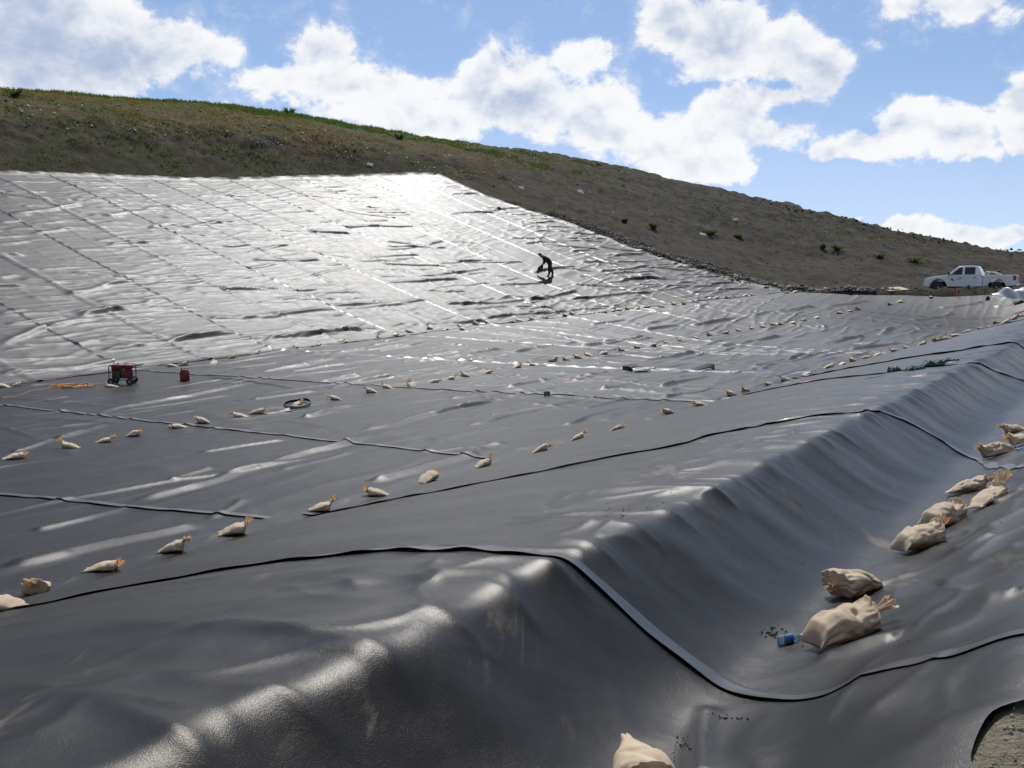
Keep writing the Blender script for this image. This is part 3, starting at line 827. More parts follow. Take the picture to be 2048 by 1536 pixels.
# weeds and dry grass by height up the hill
hz = t.math('ADD', sp.outputs[2], t.math('MULTIPLY', t.math('SUBTRACT', n1, .5), 3.5))
hz = t.math('ADD', hz, t.math('MULTIPLY', t.math('SUBTRACT', n2, .5), 2.4))
lf = t.math('SUBTRACT', 1.0, t.ramp(sp.outputs[0], -14.0, 14.0))
dry = t.math('MULTIPLY', t.ramp(hz, 11.3, 12.4), lf)
c = t.mix(t.math('MULTIPLY', dry, .85), c, t.mix(t.ramp(n3, .3, .7), (.070, .055, .016), (.125, .095, .028)))
green = t.math('MULTIPLY', t.ramp(hz, 14.0, 15.8), lf)
c = t.mix(t.math('MULTIPLY', green, .95), c, t.mix(t.ramp(n3, .3, .7), (.036, .055, .012), (.080, .108, .026)))
mpr = t.node('ShaderNodeMapping'); t.l.new(P, mpr.inputs[0]); mpr.inputs['Scale'].default_value = (1.0, .16, .5); mpr.inputs['Rotation'].default_value = (0, 0, .25)
streak = t.noise(mpr.outputs[0], .9, 5, .65)
c = t.mix(t.math('MULTIPLY', t.ramp(streak, .48, .62), .45), c, t.mix(.5, c, (.105, .085, .058)))
c = t.mix(t.math('MULTIPLY', t.ramp(streak, .46, .34), .55), c, t.mix(.6, c, (.022, .019, .015)))
low = t.math('MULTIPLY', t.math('MULTIPLY', t.ramp(hz, 11.0, 9.0), lf), t.ramp(t.noise(P, .5, 5, .7), .42, .60))
c = t.mix(t.math('MULTIPLY', low, .7), c, (.030, .036, .013))
patch = t.math('MULTIPLY', t.ramp(t.noise(P, .22, 6, .7), .52, .62), .6)
c = t.mix(patch, c, (.05, .054, .02))
geo = t.vmath('LENGTH', P); ln = t.n[-1].outputs['Value']
c = t.mix(t.ramp(ln, 16.0, 9.0), c, t.mix(t.ramp(n3, .3, .7), (.16, .14, .095), (.27, .24, .175)))
c = t.mix(t.math('MULTIPLY', t.ramp(n3, .45, .75), .35), c, t.mix(.5, c, (.02, .017, .013)))
t.put(b.inputs['Base Color'], c)
b.inputs['Roughness'].default_value = .95; b.inputs['Specular IOR Level'].default_value = .15
bn = t.node('ShaderNodeBump'); bn.inputs['Strength'].default_value = 1.0; bn.inputs['Distance'].default_value = .14
t.l.new(t.math('ADD', n3, t.math('MULTIPLY', t.noise(P, 26.0, 4, .7), .5)), bn.inputs['Height']); t.l.new(bn.outputs[0], b.inputs['Normal'])
M['earth'] = m
ground = link('ground', gm, m); tag(ground, 'bare brown earth hillside with weeds behind the lined cell', 'ground', kind='structure')

# ------------------------------------------------------------------ small builders
class MB:
    """collects simple shapes into one mesh"""
    def __init__(self): self.v = []; self.f = []
    def add(self, verts, faces):
        o = len(self.v); self.v += [tuple(p) for p in verts]; self.f += [tuple(i + o for i in q) for q in faces]; return self
    def box(self, lo, hi, mat=None, ch=0.0):
        x0, y0, z0 = lo; x1, y1, z1 = hi
        c = ch
        if c <= 0:
            vs = [(x0, y0, z0), (x1, y0, z0), (x1, y1, z0), (x0, y1, z0), (x0, y0, z1), (x1, y0, z1), (x1, y1, z1), (x0, y1, z1)]
            fs = [(0, 3, 2, 1), (4, 5, 6, 7), (0, 1, 5, 4), (1, 2, 6, 5), (2, 3, 7, 6), (3, 0, 4, 7)]
        else:
            bm = bmesh.new(); bmesh.ops.create_cube(bm, size=1.0)
            for q in bm.verts:
                q.co = Vector(((x0 + x1) / 2 + q.co.x * (x1 - x0), (y0 + y1) / 2 + q.co.y * (y1 - y0), (z0 + z1) / 2 + q.co.z * (z1 - z0)))
            bmesh.ops.bevel(bm, geom=bm.edges[:], offset=c, segments=2, affect='EDGES', profile=.6)
            bm.verts.index_update(); vs = [q.co[:] for q in bm.verts]; fs = [tuple(q.index for q in f.verts) for f in bm.faces]; bm.free()
        if mat is not None: vs = [tuple(mat @ Vector(p)) for p in vs]
        return self.add(vs, fs)
    def tube(self, pts, r, seg=8, cap=True, closed=False):
        pts = [Vector(p) for p in pts]; n = len(pts); rr = r if hasattr(r, '__len__') else [r] * n
        vs = []; up = Vector((0.13, 0.31, 0.94)); 
        for i, p in enumerate(pts):
            a = pts[(i - 1) % n] if (closed or i > 0) else p; b = pts[(i + 1) % n] if (closed or i < n - 1) else p
            d = (b - a).normalized(); s = d.cross(up)
            if s.length < 1e-3: s = d.cross(Vector((1, 0, 0)))
            s.normalize(); u = s.cross(d)
            for k in range(seg):
                an = 2 * math.pi * k / seg; vs.append(p + (s * math.cos(an) + u * math.sin(an)) * rr[i])
        fs = []
        for i in range(n if closed else n - 1):
            for k in range(seg):
                a = i * seg + k; b = i * seg + (k + 1) % seg; j = ((i + 1) % n) * seg
                fs.append((a, b, j + (k + 1) % seg, j + k))
        if cap and not closed:
            fs.append(tuple(range(seg))[::-1]); fs.append(tuple((n - 1) * seg + k for k in range(seg)))
        return self.add(vs, fs)
    def cyl(self, a, b, r, seg=20, r2=None):
        return self.tube([a, b], [r, r if r2 is None else r2], seg)
    def lathe(self, prof, seg=24, mat=None):
        """profile of (radius, z), around z"""
        vs = []; fs = []
        for r, z in prof:
            for k in range(seg):
                an = 2 * math.pi * k / seg; vs.append((r * math.cos(an), r * math.sin(an), z))
        for i in range(len(prof) - 1):
            for k in range(seg):
                fs.append((i * seg + k, i * seg + (k + 1) % seg, (i + 1) * seg + (k + 1) % seg, (i + 1) * seg + k))
        fs.append(tuple(range(seg))[::-1]); fs.append(tuple((len(prof) - 1) * seg + k for k in range(seg)))
        if mat is not None: vs = [tuple(mat @ Vector(p)) for p in vs]
        return self.add(vs, fs)
    def mesh(self, name, smooth=False, angle=None):
        me = bpy.data.meshes.new(name); me.from_pydata(self.v, [], self.f); me.update()
        bm = bmesh.new(); bm.from_mesh(me); bmesh.ops.recalc_face_normals(bm, faces=bm.faces[:]); bm.to_mesh(me); bm.free()
        if smooth:
            me.polygons.foreach_set('use_smooth', np.ones(len(me.polygons), bool))
            if angle: me.set_sharp_from_angle(angle=math.radians(angle))
        return me
    def build(self, name, mat, parent=None, smooth=False, angle=None):
        return link(name, self.mesh(name, smooth, angle), mat, parent)

def lay(px, py, kind, fn=None):
    """point on the displaced sheet under a pixel, and the sheet's normal there"""
    x, y, z = hit(px, py) if fn is None else hit(px, py, fn, 3, 140)
    return lay_xy(x, y, kind)

def zk(x, y, kind):
    if kind == 'ground': return float(z_ground(np.array([x]), np.array([y]))[0])
    dz = {'slope': .02, 'floor': 0, 'berm': .035}[kind]
    return float(zl(np.array([float(x)]), np.array([float(y)]), kind)[0]) + dz

def lay_xy(x, y, kind, e=.15):
    if kind == 'ground':
        X = np.array([x, x + e, x - e, x, x]); Y = np.array([y, y, y, y + e, y - e]); Z = z_ground(X, Y)
    else:
        X = np.array([x, x + e, x - e, x, x]); Y = np.array([y, y, y, y + e, y - e])
        Z = zl(X, Y, kind) + {'slope': .02, 'floor': 0, 'berm': .035}[kind]
    n = Vector((-(Z[1] - Z[2]) / (2 * e), -(Z[3] - Z[4]) / (2 * e), 1)).normalized()
    return Vector((x, y, float(Z[0]))), n

def orient(normal, yaw, roll=0.0):
    q = Vector((0, 0, 1)).rotation_difference(normal)
    return (q @ Euler((roll, 0, yaw)).to_quaternion()).to_euler()

ORD1 = ['', 'first', 'second', 'third', 'fourth', 'fifth', 'sixth', 'seventh', 'eighth', 'ninth', 'tenth', 'eleventh', 'twelfth', 'thirteenth', 'fourteenth', 'fifteenth', 'sixteenth', 'seventeenth', 'eighteenth', 'nineteenth', 'twentieth']
TENS = {2: 'twenty', 3: 'thirty', 4: 'forty', 5: 'fifty'}
def ordinal(n):
    if n <= 20: return ORD1[n]
    if n % 10 == 0: return TENS[n // 10][:-1] + 'ieth'
    return TENS[n // 10] + '-' + ORD1[n % 10]

# ------------------------------------------------------------------ sandbags
def sack_material(name, hero):
    m, t, b = new_mat(name)
    tcn = t.node('ShaderNodeTexCoord'); P = tcn.outputs['Object']
    oi = t.node('ShaderNodeObjectInfo')
    n1 = t.noise(P, 7.0, 4, .6)
    c = t.mix(t.ramp(n1, .3, .7), (.60, .47, .31), (.76, .62, .44))
    c = t.mix(t.math('MULTIPLY', oi.outputs['Random'], .30), c, (.62, .43, .29))
    dirt = t.math('MULTIPLY', t.ramp(t.noise(P, 3.5, 5, .7), .55, .75), .5)
    c = t.mix(dirt, c, (.20, .155, .10))
    t.put(b.inputs['Base Color'], c)
    b.inputs['Roughness'].default_value = .48; b.inputs['Specular IOR Level'].default_value = .35
    if hero:
        wv = t.node('ShaderNodeTexWave'); wv.bands_direction = 'X'; t.l.new(P, wv.inputs['Vector']); wv.inputs['Scale'].default_value = 62.0; wv.inputs['Distortion'].default_value = 1.2
        wv2 = t.node('ShaderNodeTexWave'); wv2.bands_direction = 'Y'; t.l.new(P, wv2.inputs['Vector']); wv2.inputs['Scale'].default_value = 62.0; wv2.inputs['Distortion'].default_value = 1.2
        hgt = t.math('ADD', t.math('ADD', wv.outputs['Fac'], wv2.outputs['Fac']), t.math('MULTIPLY', t.noise(P, 30, 4, .6), 2.0))
        bn = t.node('ShaderNodeBump'); bn.inputs['Strength'].default_value = .5; bn.inputs['Distance'].default_value = .004
        t.l.new(hgt, bn.inputs['Height']); t.l.new(bn.outputs[0], b.inputs['Normal'])
    # thin woven plastic lets some light through
    tr = t.node('ShaderNodeBsdfTranslucent'); tr.inputs[0].default_value = (.62, .34, .13, 1)
    mx = t.node('ShaderNodeMixShader'); mx.inputs[0].default_value = .42 if name.endswith('neck') else .16
    out = [n for n in m.node_tree.nodes if n.type == 'OUTPUT_MATERIAL'][0]
    t.l.new(b.outputs[0], mx.inputs[1]); t.l.new(tr.outputs[0], mx.inputs[2]); t.l.new(mx.outputs[0], out.inputs[0])
    return m
M['sack'] = sack_material('sack', True)
M['neck'] = sack_material('sack_neck', False)
M['string'] = simple_mat('tie_string', (.50, .33, .20), .7)

def sack_mesh(seed, L=.40, W=.28, H=.17, rise=.03, nt=30, npz=28, slump=.3, fold=1.0, k1=None, up=.8, shape='', pleat=.10):
    r = random.Random(seed)
    tt = np.linspace(0, 1, nt) ** 1.0
    ph = np.linspace(0, 2 * np.pi, npz, endpoint=False)
    T, Ph = np.meshgrid(tt, ph, indexing='ij')
    k1 = r.uniform(.30, .62) if k1 is None else k1
    fw = np.interp(T, [0, .06, .25, .60, .84, .93, .97, 1], [k1, k1 + .12, .88, 1.0, .92, .60, .26, .12])
    fh = np.interp(T, [0, .05, .25, .5, .78, .90, .96, 1], [.04, .20, .58, .88, 1.0, .86, .45, .17])
    if shape == 'blunt':
        fw = np.interp(T, [0, .04, .12, .5, .84, .93, .97, 1], [.62, .80, .95, 1.0, .92, .60, .26, .12])
        fh = np.interp(T, [0, .03, .10, .3, .6, .84, .93, .97, 1], [.10, .42, .76, .97, 1.0, .95, .74, .42, .17])
    if shape == 'point':
        fw = np.interp(T, [0, .05, .5, .8, .93, 1], [.06, .14, .75, 1.0, .6, .12])
        fh = np.interp(T, [0, .05, .5, .8, .93, 1], [.06, .18, .8, 1.0, .7, .17])
    ker = np.array([.25, .5, .25])
    def sm(F):
        for _ in range(2):
            G = F.copy(); G[1:-1] = .25 * F[:-2] + .5 * F[1:-1] + .25 * F[2:]; F = G
        return F
    fw = sm(fw); fh = sm(fh)
    cs, sn_ = np.cos(Ph), np.sin(Ph)
    sq = lambda v, e: np.sign(v) * np.abs(v) ** e
    asym = r.uniform(-.15, .15)
    pl = sstep(.58, .95, T)
    cf = pleat * fold * pl * (np.sin(9 * Ph + 4 * pnoise(T * 3, Ph, seed)) + .6 * np.sin(15 * Ph + seed))
    dent = .10 * fold * pnoise(T * 3.2 + seed, Ph * 1.1, seed + 3) + .05 * fold * pnoise(T * 8, Ph * 2.4, seed + 4)
    crease = -.17 * fold * np.exp(-((T - .66 - .09 * np.sin(Ph * 2 + seed)) / .06) ** 2) * np.clip(np.sin(Ph + r.uniform(-.8, .8)), 0, 1) ** .7 - .10 * fold * np.exp(-((T - .42 + .14 * np.cos(Ph * 1.5 + seed)) / .035) ** 2) * np.clip(np.cos(Ph - 1 + r.uniform(-.5, .5)), 0, 1)
    rad = 1 + cf + dent + crease
    y = W / 2 * fw * sq(cs, .85) * rad
    hh = H / 2 * fh
    zc = hh + (H * up - H * .085) * sstep(.80, 1.0, T) + .012 * sstep(.12, 0, T)
    zz = zc + hh * sq(sn_, .9) * rad * np.where(sn_ < 0, .85, 1.0)
    zz = np.where(sn_ < 0, np.maximum(zz, .004 + .45 * (zz - .004)), zz) if False else zz
    floor_ = .002 + sstep(.92, 1.0, T) ** 2 * H * up * .85
    zz = np.maximum(zz, floor_ + .004 * np.sin(Ph * 5))
    Tm = np.where(T < .84, T, .84 + (T - .84) * .45); x = (Tm - .5) * L * 1.08 + asym * L * .25 * (cs * .25) * sstep(.5, 0, T)
    y = y + .05 * L * math.sin(seed) * (T - .5) + slump * .03 * np.sin(T * 3)
    # ears at the two bottom corners of the sack
    ear = sstep(.10, 0, T) * np.abs(cs) ** 6; y = y * (1 + .32 * ear); x = x - .02 * ear
    V = np.stack([x.ravel(), y.ravel(), zz.ravel()], 1)
    F = []
    for i in range(nt - 1):
        for k in range(npz):
            F.append((i * npz + k, i * npz + (k + 1) % npz, (i + 1) * npz + (k + 1) % npz, (i + 1) * npz + k))
    me = bpy.data.meshes.new('sack'); me.from_pydata([tuple(v) for v in V], [], F + [tuple(range(npz))[::-1]])
    me.polygons.foreach_set('use_smooth', np.ones(len(me.polygons), bool)); me.update()
    neck = (float(x[-1].mean()), float(y[-1].mean()), float(zz[-1].mean()))
    return me, neck

def neck_mesh(seed, el=.7, azim=0.0, ln=.11, flare=.055, r0=.018, seg=26, flat=.6):
    r = random.Random(seed); nt = 9; vs = []; fs = []
    d0 = Vector((1, 0, .15)).normalized(); d1 = Vector((math.cos(el) * math.cos(azim), math.cos(el) * math.sin(azim), math.sin(el)))
    p = Vector((-.012, 0, 0))
    for i in range(nt):
        t = i / (nt - 1); d = d0.lerp(d1, min(1, t * 2.2)).normalized()
        if i: p = p + d * (ln / (nt - 1))
        s = d.cross(Vector((0, 0, 1))); s = s.normalized() if s.length > .05 else Vector((0, 1, 0)); u = s.cross(d)
        rr = r0 + (flare - r0) * t ** 1.1
        for k in range(seg):
            an = 2 * math.pi * k / seg
            ru = 1 + t * (.30 * math.sin(5 * an + seed) + .22 * math.sin(9 * an + 2 * seed + t * 2) + .1 * math.sin(13 * an))
            e = 1 + .18 * t * math.sin(3 * an + seed * 1.7)
            vs.append(p + s * math.cos(an) * rr * ru + u * math.sin(an) * rr * ru * flat + d * (.02 * t * math.sin(4 * an + seed) * e))
    for i in range(nt - 1):
        for k in range(seg):
            fs.append((i * seg + k, i * seg + (k + 1) % seg, (i + 1) * seg + (k + 1) % seg, (i + 1) * seg + k))
    me = bpy.data.meshes.new('tied_neck'); me.from_pydata([v[:] for v in vs], [], fs)
    me.polygons.foreach_set('use_smooth', np.ones(len(me.polygons), bool)); me.update()
    return me

def tie_mesh(r=.021):
    b = MB(); b.tube([(0, math.cos(a) * r, math.sin(a) * r) for a in np.linspace(0, 2 * math.pi, 14, endpoint=False)], .005, 5, closed=True)
    b.tube([(0, r * .7, r * .7), (.02, r * 1.4, r * 1.6), (.05, r * 1.9, r * .9), (.07, r * 2.6, r * 1.0)], .002, 4)
    return b.mesh('tie_string', True)
TIE = tie_mesh()

def make_bag(sack_me, neck, neck_me, loc, eul, scale=1.0):
    root = empty('sandbag', loc); root.rotation_euler = eul; root.scale = (scale,) * 3
    link('sack', sack_me, M['sack'], root)
    o = link('tied_neck', neck_me, M['neck'], root); o.location = neck
    k = link('tie_string', TIE, M['string'], root); k.location = neck
    return root

VAR = []
for i in range(16):
    rr = random.Random(300 + i)
    me, nk = sack_mesh(20 + i * 7, L=rr.uniform(.36, .44), W=rr.uniform(.25, .31), H=rr.uniform(.13, .21), rise=.03, nt=30, npz=30, up=rr.choice([.95, .85, .4, .55, 1.0, .3]), fold=1.25)
    nm = neck_mesh(40 + i, el=rr.choice([1.3, 1.0, .3, .1, 1.1, .2, .6]), azim=rr.uniform(-.8, .8), ln=rr.uniform(.09, .13), flare=rr.uniform(.055, .08))
    VAR.append((me, nk, nm))

ROW_A = [(11, 1228, 150), (73, 1189, -75), (206, 1143, 5), (347, 1108, 8), (469, 1073, 15), (643, 1026, 10), (754, 993, 175), (857, 966, 60), (967, 935, 35), (1082, 907, 10), (1156, 884, 5), (1232, 863, 0),
  (1337, 831, 190), (1401, 813, 170), (1463, 794, 180), (1492, 785, 200), (1540, 773, 185), (1571, 764, 170), (1614, 751), (1658, 738), (1685, 731), (1706, 724), (1731, 718), (1755, 712), (1789, 705), (1815, 697), (1845, 691),
  (1875, 684), (1892, 680), (1912, 674), (1935, 665), (1961, 659), (1978, 654), (1995, 650), (2011, 647), (2028, 641), (2041, 636)]
ROW_B = [(29, 918, 30), (140, 896, 185), (209, 884, 20), (267, 872, 25), (357, 856, 190), (405, 848, 185), (480, 834, 180), (515, 828, 10), (594, 813, 60), (670, 800, 185), (742, 785, 180), (775, 777, 165), (823, 772, 120), (868, 765, 20),
  (902, 759, 5), (932, 754, 170), (975, 747), (1033, 736), (1066, 732), (1105, 725), (1133, 721), (1156, 717), (1178, 713), (1207, 709), (1243, 702), (1274, 696), (1307, 693), (1334, 687), (1361, 682), (1394, 678), (1419, 671), (1450, 667), (1479, 662),
  (1505, 658), (1527, 655), (1546, 651), (1564, 649), (1585, 647), (1606, 641), (1633, 636), (1680, 627), (1699, 623), (1715, 619), (1780, 609), (1800, 604), (1862, 595)]
ROW_C = [(7, 776, 180), (34, 773, 20), (345, 733, 190), (368, 731, 5), (428, 727, 100), (464, 716, 20), (511, 709, 30), (593, 697, 100), (638, 692, 90), (681, 685, 40), (760, 676, 120), (775, 685, 90), (789, 673, 10), (820, 665), (860, 658), (922, 655), (926, 660), (952, 650), (976, 647), (1021, 645),
  (1039, 642), (1064, 640), (1089, 637), (1130, 633), (1146, 629), (1208, 625), (1225, 623), (1240, 621), (1256, 619), (1273, 618), (1293, 616), (1324, 614), (1349, 610), (1368, 609), (1390, 605), (1432, 598), (1457, 596), (1473, 594), (1490, 592), (1504, 590), (1572, 586), (1589, 585)]
rb = random.Random(5)
def bag_row(L, kindf, where, group):
    for i, p in enumerate(L):
        yaw = math.radians(p[2]) if len(p) > 2 else math.radians(rb.choice([0, 180]) + rb.uniform(-45, 45))
        x, y, z = hit(p[0], p[1])
        kind = kindf(x, y)
        loc, n = lay_xy(x, y, kind)
        v = VAR[(i * 7 + rb.randrange(3)) % 16]
        o = make_bag(*v, loc - n * .012, orient(n, yaw), rb.uniform(.84, 1.02))
        tag(o, 'tan sandbag, %s from the left in %s' % (ordinal(i + 1), where), 'sandbag', group)
def kind_near(x, y):
    s, n = sn(x, y); return 'berm' if n < n_toe(s) + .30 else 'floor'
def kind_far(x, y):
    d, sd = seg_dist(np.array([x]), np.array([y]), toe_long); return 'slope' if sd[0] > 0 else 'floor'
bag_row(ROW_A, kind_near, 'the front row along the near ridge', 'sandbags along the foot of the near ridge')
bag_row(ROW_B, lambda x, y: 'floor', 'the middle row across the floor', 'sandbags in the middle row on the floor')
bag_row(ROW_C, kind_far, 'the back row below the bright slope', 'sandbags at the foot of the far slope')

# bags in the trench, each one its own shape
TRENCH = [  # px, py, yaw, L, W, H, seed, neck elevation, neck azimuth, flare, neck length, label
  (1696, 1294, 14, .45, .31, .22, 301, .35, -.2, .06, .15, 'big full tan sandbag beside the crumpled blue bottle in the near trench'),
  (1708, 1196, -152, .50, .33, .23, 309, .1, .3, .05, .05, 'tan sandbag with its gathered knot facing us, second in the near trench'),
  (1845, 1104, 12, .42, .29, .20, 317, .9, .2, .06, .12, 'tan sandbag with frilled neck sticking up, third in the near trench'),
  (1893, 1056, 20, .38, .30, .22, 325, .6, -.5, .05, .06, 'round slumped tan sandbag just behind the frilled one in the trench'),
  (1978, 1017, 30, .42, .27, .15, 333, .8, .0, .075, .17, 'tan sandbag with a wide open raised mouth in the trench'),
  (1938, 990, -25, .44, .24, .17, 341, .3, .1, .04, .07, 'slim curved tan sandbag lying behind the one with open mouth'),
  (1992, 918, 172, .44, .26, .20, 349, .7, .0, .045, .06, 'tan sandbag with a clear bottle at its right end in the trench'),
  (2047, 893, 170, .40, .28, .18, 357, .5, .2, .05, .08, 'tan sandbag cut by the right edge, lower of two at the trench end'),
  (2031, 868, 160, .40, .24, .16, 365, .5, .2, .05, .08, 'tan sandbag cut by the right edge, upper of two at the trench end')]
for px, py, yaw, L, W, H, sd, e, a_, fl_, nl, lab in TRENCH:
    me, nk = sack_mesh(sd, L, W, H, .045, 70, 72, fold=1.5, pleat=.05, up={301: .62, 309: .45, 333: .9}.get(sd, .7), shape='blunt' if sd in (301, 317, 325, 349) else '')
    nm = neck_mesh(sd, e, a_, nl, fl_, seg=44)
    loc, n = lay(px, py, 'berm')
    o = make_bag(me, nk, nm, loc - n * .015, orient((n + Vector((0, 0, 1))).normalized(), math.radians(yaw)), 1.0)
    tag(o, lab, 'sandbag', 'sandbags in the near trench')
me, nk = sack_mesh(377, .46, .32, .20, .04, 64, 60, fold=.7, shape='point', pleat=.05)
loc, n = lay(1240, 1494, 'berm')
loc = loc + Vector((math.cos(R(-80)), math.sin(R(-80)), -.25)) * .26 + Vector((.0, 0, .0))
o = make_bag(me, nk, neck_mesh(377), loc, orient(Vector((.2, -.22, 1)).normalized(), R(-84)), 1.12)
tag(o, 'tan sandbag at the bottom edge of the picture, only its pointed corner showing', 'sandbag', 'sandbags in the near trench')

# ------------------------------------------------------------------ materials of the small things
M['paint'] = simple_mat('white_paint', (.72, .73, .72), .28, var=.03, scale=3)
M['glass'] = simple_mat('car_glass', (.025, .032, .033), .06, var=.2, scale=2, spec=.8)
M['tyre'] = simple_mat('rubber', (.018, .018, .018), .8)
M['rim'] = simple_mat('steel_rim', (.32, .32, .32), .4, .7)
M['trim'] = simple_mat('black_trim', (.02, .02, .021), .5)
M['chrome'] = simple_mat('chrome', (.62, .62, .62), .18, 1.0, var=.05)
M['lamp_red'] = simple_mat('tail_lamp', (.42, .025, .02), .2, var=.1)
M['lamp_clear'] = simple_mat('head_lamp', (.70, .72, .72), .12, var=.1)
M['logo'] = simple_mat('logo_green', (.05, .14, .11), .5, var=.05)
M['lettering'] = simple_mat('lettering', (.22, .36, .34), .5, var=.05)
M['red_paint'] = simple_mat('red_enamel', (.17, .014, .012), .42)
M['engine'] = simple_mat('engine_grey', (.05, .05, .052), .5, .4)
M['red_plastic'] = simple_mat('red_plastic', (.19, .014, .016), .45)
M['orange'] = simple_mat('orange_cord', (.60, .24, .05), .55)
M['orange_paint'] = simple_mat('orange_paint', (.68, .20, .10), .6)
M['teal'] = simple_mat('teal_fabric', (.010, .062, .052), .7, var=.25, scale=9)
M['wood'] = simple_mat('plywood', (.42, .35, .21), .8, scale=6)
M['skin'] = simple_mat('skin', (.38, .22, .15), .6, var=.05)
M['cloth_dark'] = simple_mat('dark_jacket', (.022, .025, .028), .85, var=.3, scale=9)
M['jeans'] = simple_mat('dark_trousers', (.025, .032, .048), .85, var=.25, scale=12)
M['boot'] = simple_mat('boot', (.03, .024, .02), .7)
M['cap'] = simple_mat('cap', (.045, .035, .02), .8)
M['litter'] = simple_mat('litter_white', (.72, .70, .66), .6)
M['rock'] = simple_mat('dark_rock', (.034, .032, .029), .75, var=.35, scale=5, bump=.6)
M['stone'] = simple_mat('pale_stone', (.24, .21, .165), .85, var=.25, scale=9, bump=.5)
M['soil'] = simple_mat('soil_crumb', (.065, .052, .036), .95, var=.3, scale=30)
M['pink'] = simple_mat('faded_marking', (.36, .17, .14), .7, var=.1)
M['maroon'] = simple_mat('maroon_cloth', (.12, .02, .03), .8)

# ------------------------------------------------------------------ pickup truck
def pickup():
    """crew-cab pickup, nose towards -x, seen side towards -y, wheels on z = 0"""
    root = empty('pickup_truck')
    W = 1.0
    def arch(cx, r, n=9):
        return [(cx - r * math.cos(math.pi * i / (n - 1)), .46 + r * math.sin(math.pi * i / (n - 1)) * .98) for i in range(n)]
    FX, RX, WR_ = .98, 4.62, .40
    low = [(.06, .52)] + [(FX - .56, .46)] + arch(FX, .52)[1:-1] + [(FX + .56, .46), (3.74, .46), (3.74, 1.22), (3.1, 1.24), (1.62, 1.22), (1.50, 1.22), (.55, 1.13), (.20, 1.05), (.08, .92), (.04, .72)]
    bedp = [(3.76, .46), (RX - .56, .46)] + arch(RX, .52)[1:-1] + [(RX + .56, .46), (5.72, .52), (5.78, .60), (5.78, 1.22), (3.76, 1.20)]
    def extrude(prof, y0, y1, name, crown=0.0, bevel=.035):
        bm = bmesh.new()
        A = [bm.verts.new((x, y0 + crown * max(0, (z - .8)) , z)) for x, z in prof]; B = [bm.verts.new((x, y1 - crown * max(0, (z - .8)), z)) for x, z in prof]
        n = len(prof)
        f1 = bm.faces.new(A); f2 = bm.faces.new(B[::-1])
        for i in range(n): bm.faces.new((A[i], B[i], B[(i + 1) % n], A[(i + 1) % n]))
        bmesh.ops.recalc_face_normals(bm, faces=bm.faces[:])
        ed = [e for e in bm.edges if abs(e.verts[0].co.y - e.verts[1].co.y) < .2 and max(e.verts[0].co.z, e.verts[1].co.z) > .6]
        bmesh.ops.bevel(bm, geom=ed, offset=bevel, segments=3, affect='EDGES', profile=.6)
        bmesh.ops.triangulate(bm, faces=[f for f in bm.faces if len(f.verts) > 4])
        me = bpy.data.meshes.new(name); bm.to_mesh(me); bm.free()
        me.polygons.foreach_set('use_smooth', np.ones(len(me.polygons), bool)); me.set_sharp_from_angle(angle=R(32))
        return me
    link('body', extrude(low, -W, W, 'body', .12, .06), M['paint'], root)
    # cargo box: two sides, front wall, floor and tailgate leave it open on top
    bed = link('cargo_bed', extrude(bedp, -W, -W + .14, 'cargo_bed', .0, .035), M['paint'], root)
    link('bed_side', extrude(bedp, W - .14, W, 'bed_side', .0, .035), M['paint'], bed)
    MB().box((3.77, -.86, .72), (5.70, .86, .78)).build('bed_floor', M['paint'], bed)
    MB().box((3.765, -.86, .78), (3.83, .86, 1.20)).build('bed_wall', M['paint'], bed)
    tg = MB().box((5.705, -.855, .62), (5.775, .855, 1.22), ch=.015).build('tailgate', M['paint'], root)
    MB().box((5.776, -.14, .98), (5.79, .14, 1.06)).build('tailgate_handle', M['trim'], tg)
    # cab above the sills
    def ring(x0, x1, x2, x3, y, z): return None
    cabv = []
    prof = [(1.48, 1.215), (2.18, 1.80), (2.45, 1.855), (3.20, 1.855), (3.40, 1.82), (3.70, 1.215)]
    bm = bmesh.new()
    def yat(z): return .97 - .26 * max(0, (z - 1.2)) / .65 * 1.0
    A = [bm.verts.new((x, -yat(z), z)) for x, z in prof]; B = [bm.verts.new((x, yat(z), z)) for x, z in prof]
    bm.faces.new(A); bm.faces.new(B[::-1])
    for i in range(6): bm.faces.new((A[i], B[i], B[(i + 1) % 6], A[(i + 1) % 6]))
    bmesh.ops.recalc_face_normals(bm, faces=bm.faces[:])
    bmesh.ops.bevel(bm, geom=[e for e in bm.edges if max(v.co.z for v in e.verts) > 1.5], offset=.05, segments=3, affect='EDGES', profile=.6)
    me = bpy.data.meshes.new('cab'); bm.to_mesh(me); bm.free(); me.polygons.foreach_set('use_smooth', np.ones(len(me.polygons), bool)); me.set_sharp_from_angle(angle=R(35))
    cab = link('cab', me, M['paint'], root)
    def pane(name, pts, side, off=.006, mat='glass', parent=cab):
        vs = [(x, side * (yat(z) + off), z) for x, z in pts]; vs2 = [(x, side * (yat(z) + off - .02), z) for x, z in pts]
        n = len(pts); b = MB(); b.add(vs + vs2, [tuple(range(n)), tuple(range(n, 2 * n))[::-1]] + [(i, (i + 1) % n, n + (i + 1) % n, n + i) for i in range(n)])
        return b.build(name, M[mat], parent)
    for sd in (-1, 1):
        pane('side_window', [(1.74, 1.26), (2.30, 1.73), (2.48, 1.755), (2.48, 1.26)], sd)
        pane('side_window', [(2.62, 1.26), (2.62, 1.755), (3.22, 1.755), (3.28, 1.70), (3.28, 1.26)], sd)
    b = MB(); b.add([(1.56, -.82, 1.29), (1.56, .82, 1.29), (2.14, .68, 1.775), (2.14, -.68, 1.775)], [(0, 1, 2, 3)])
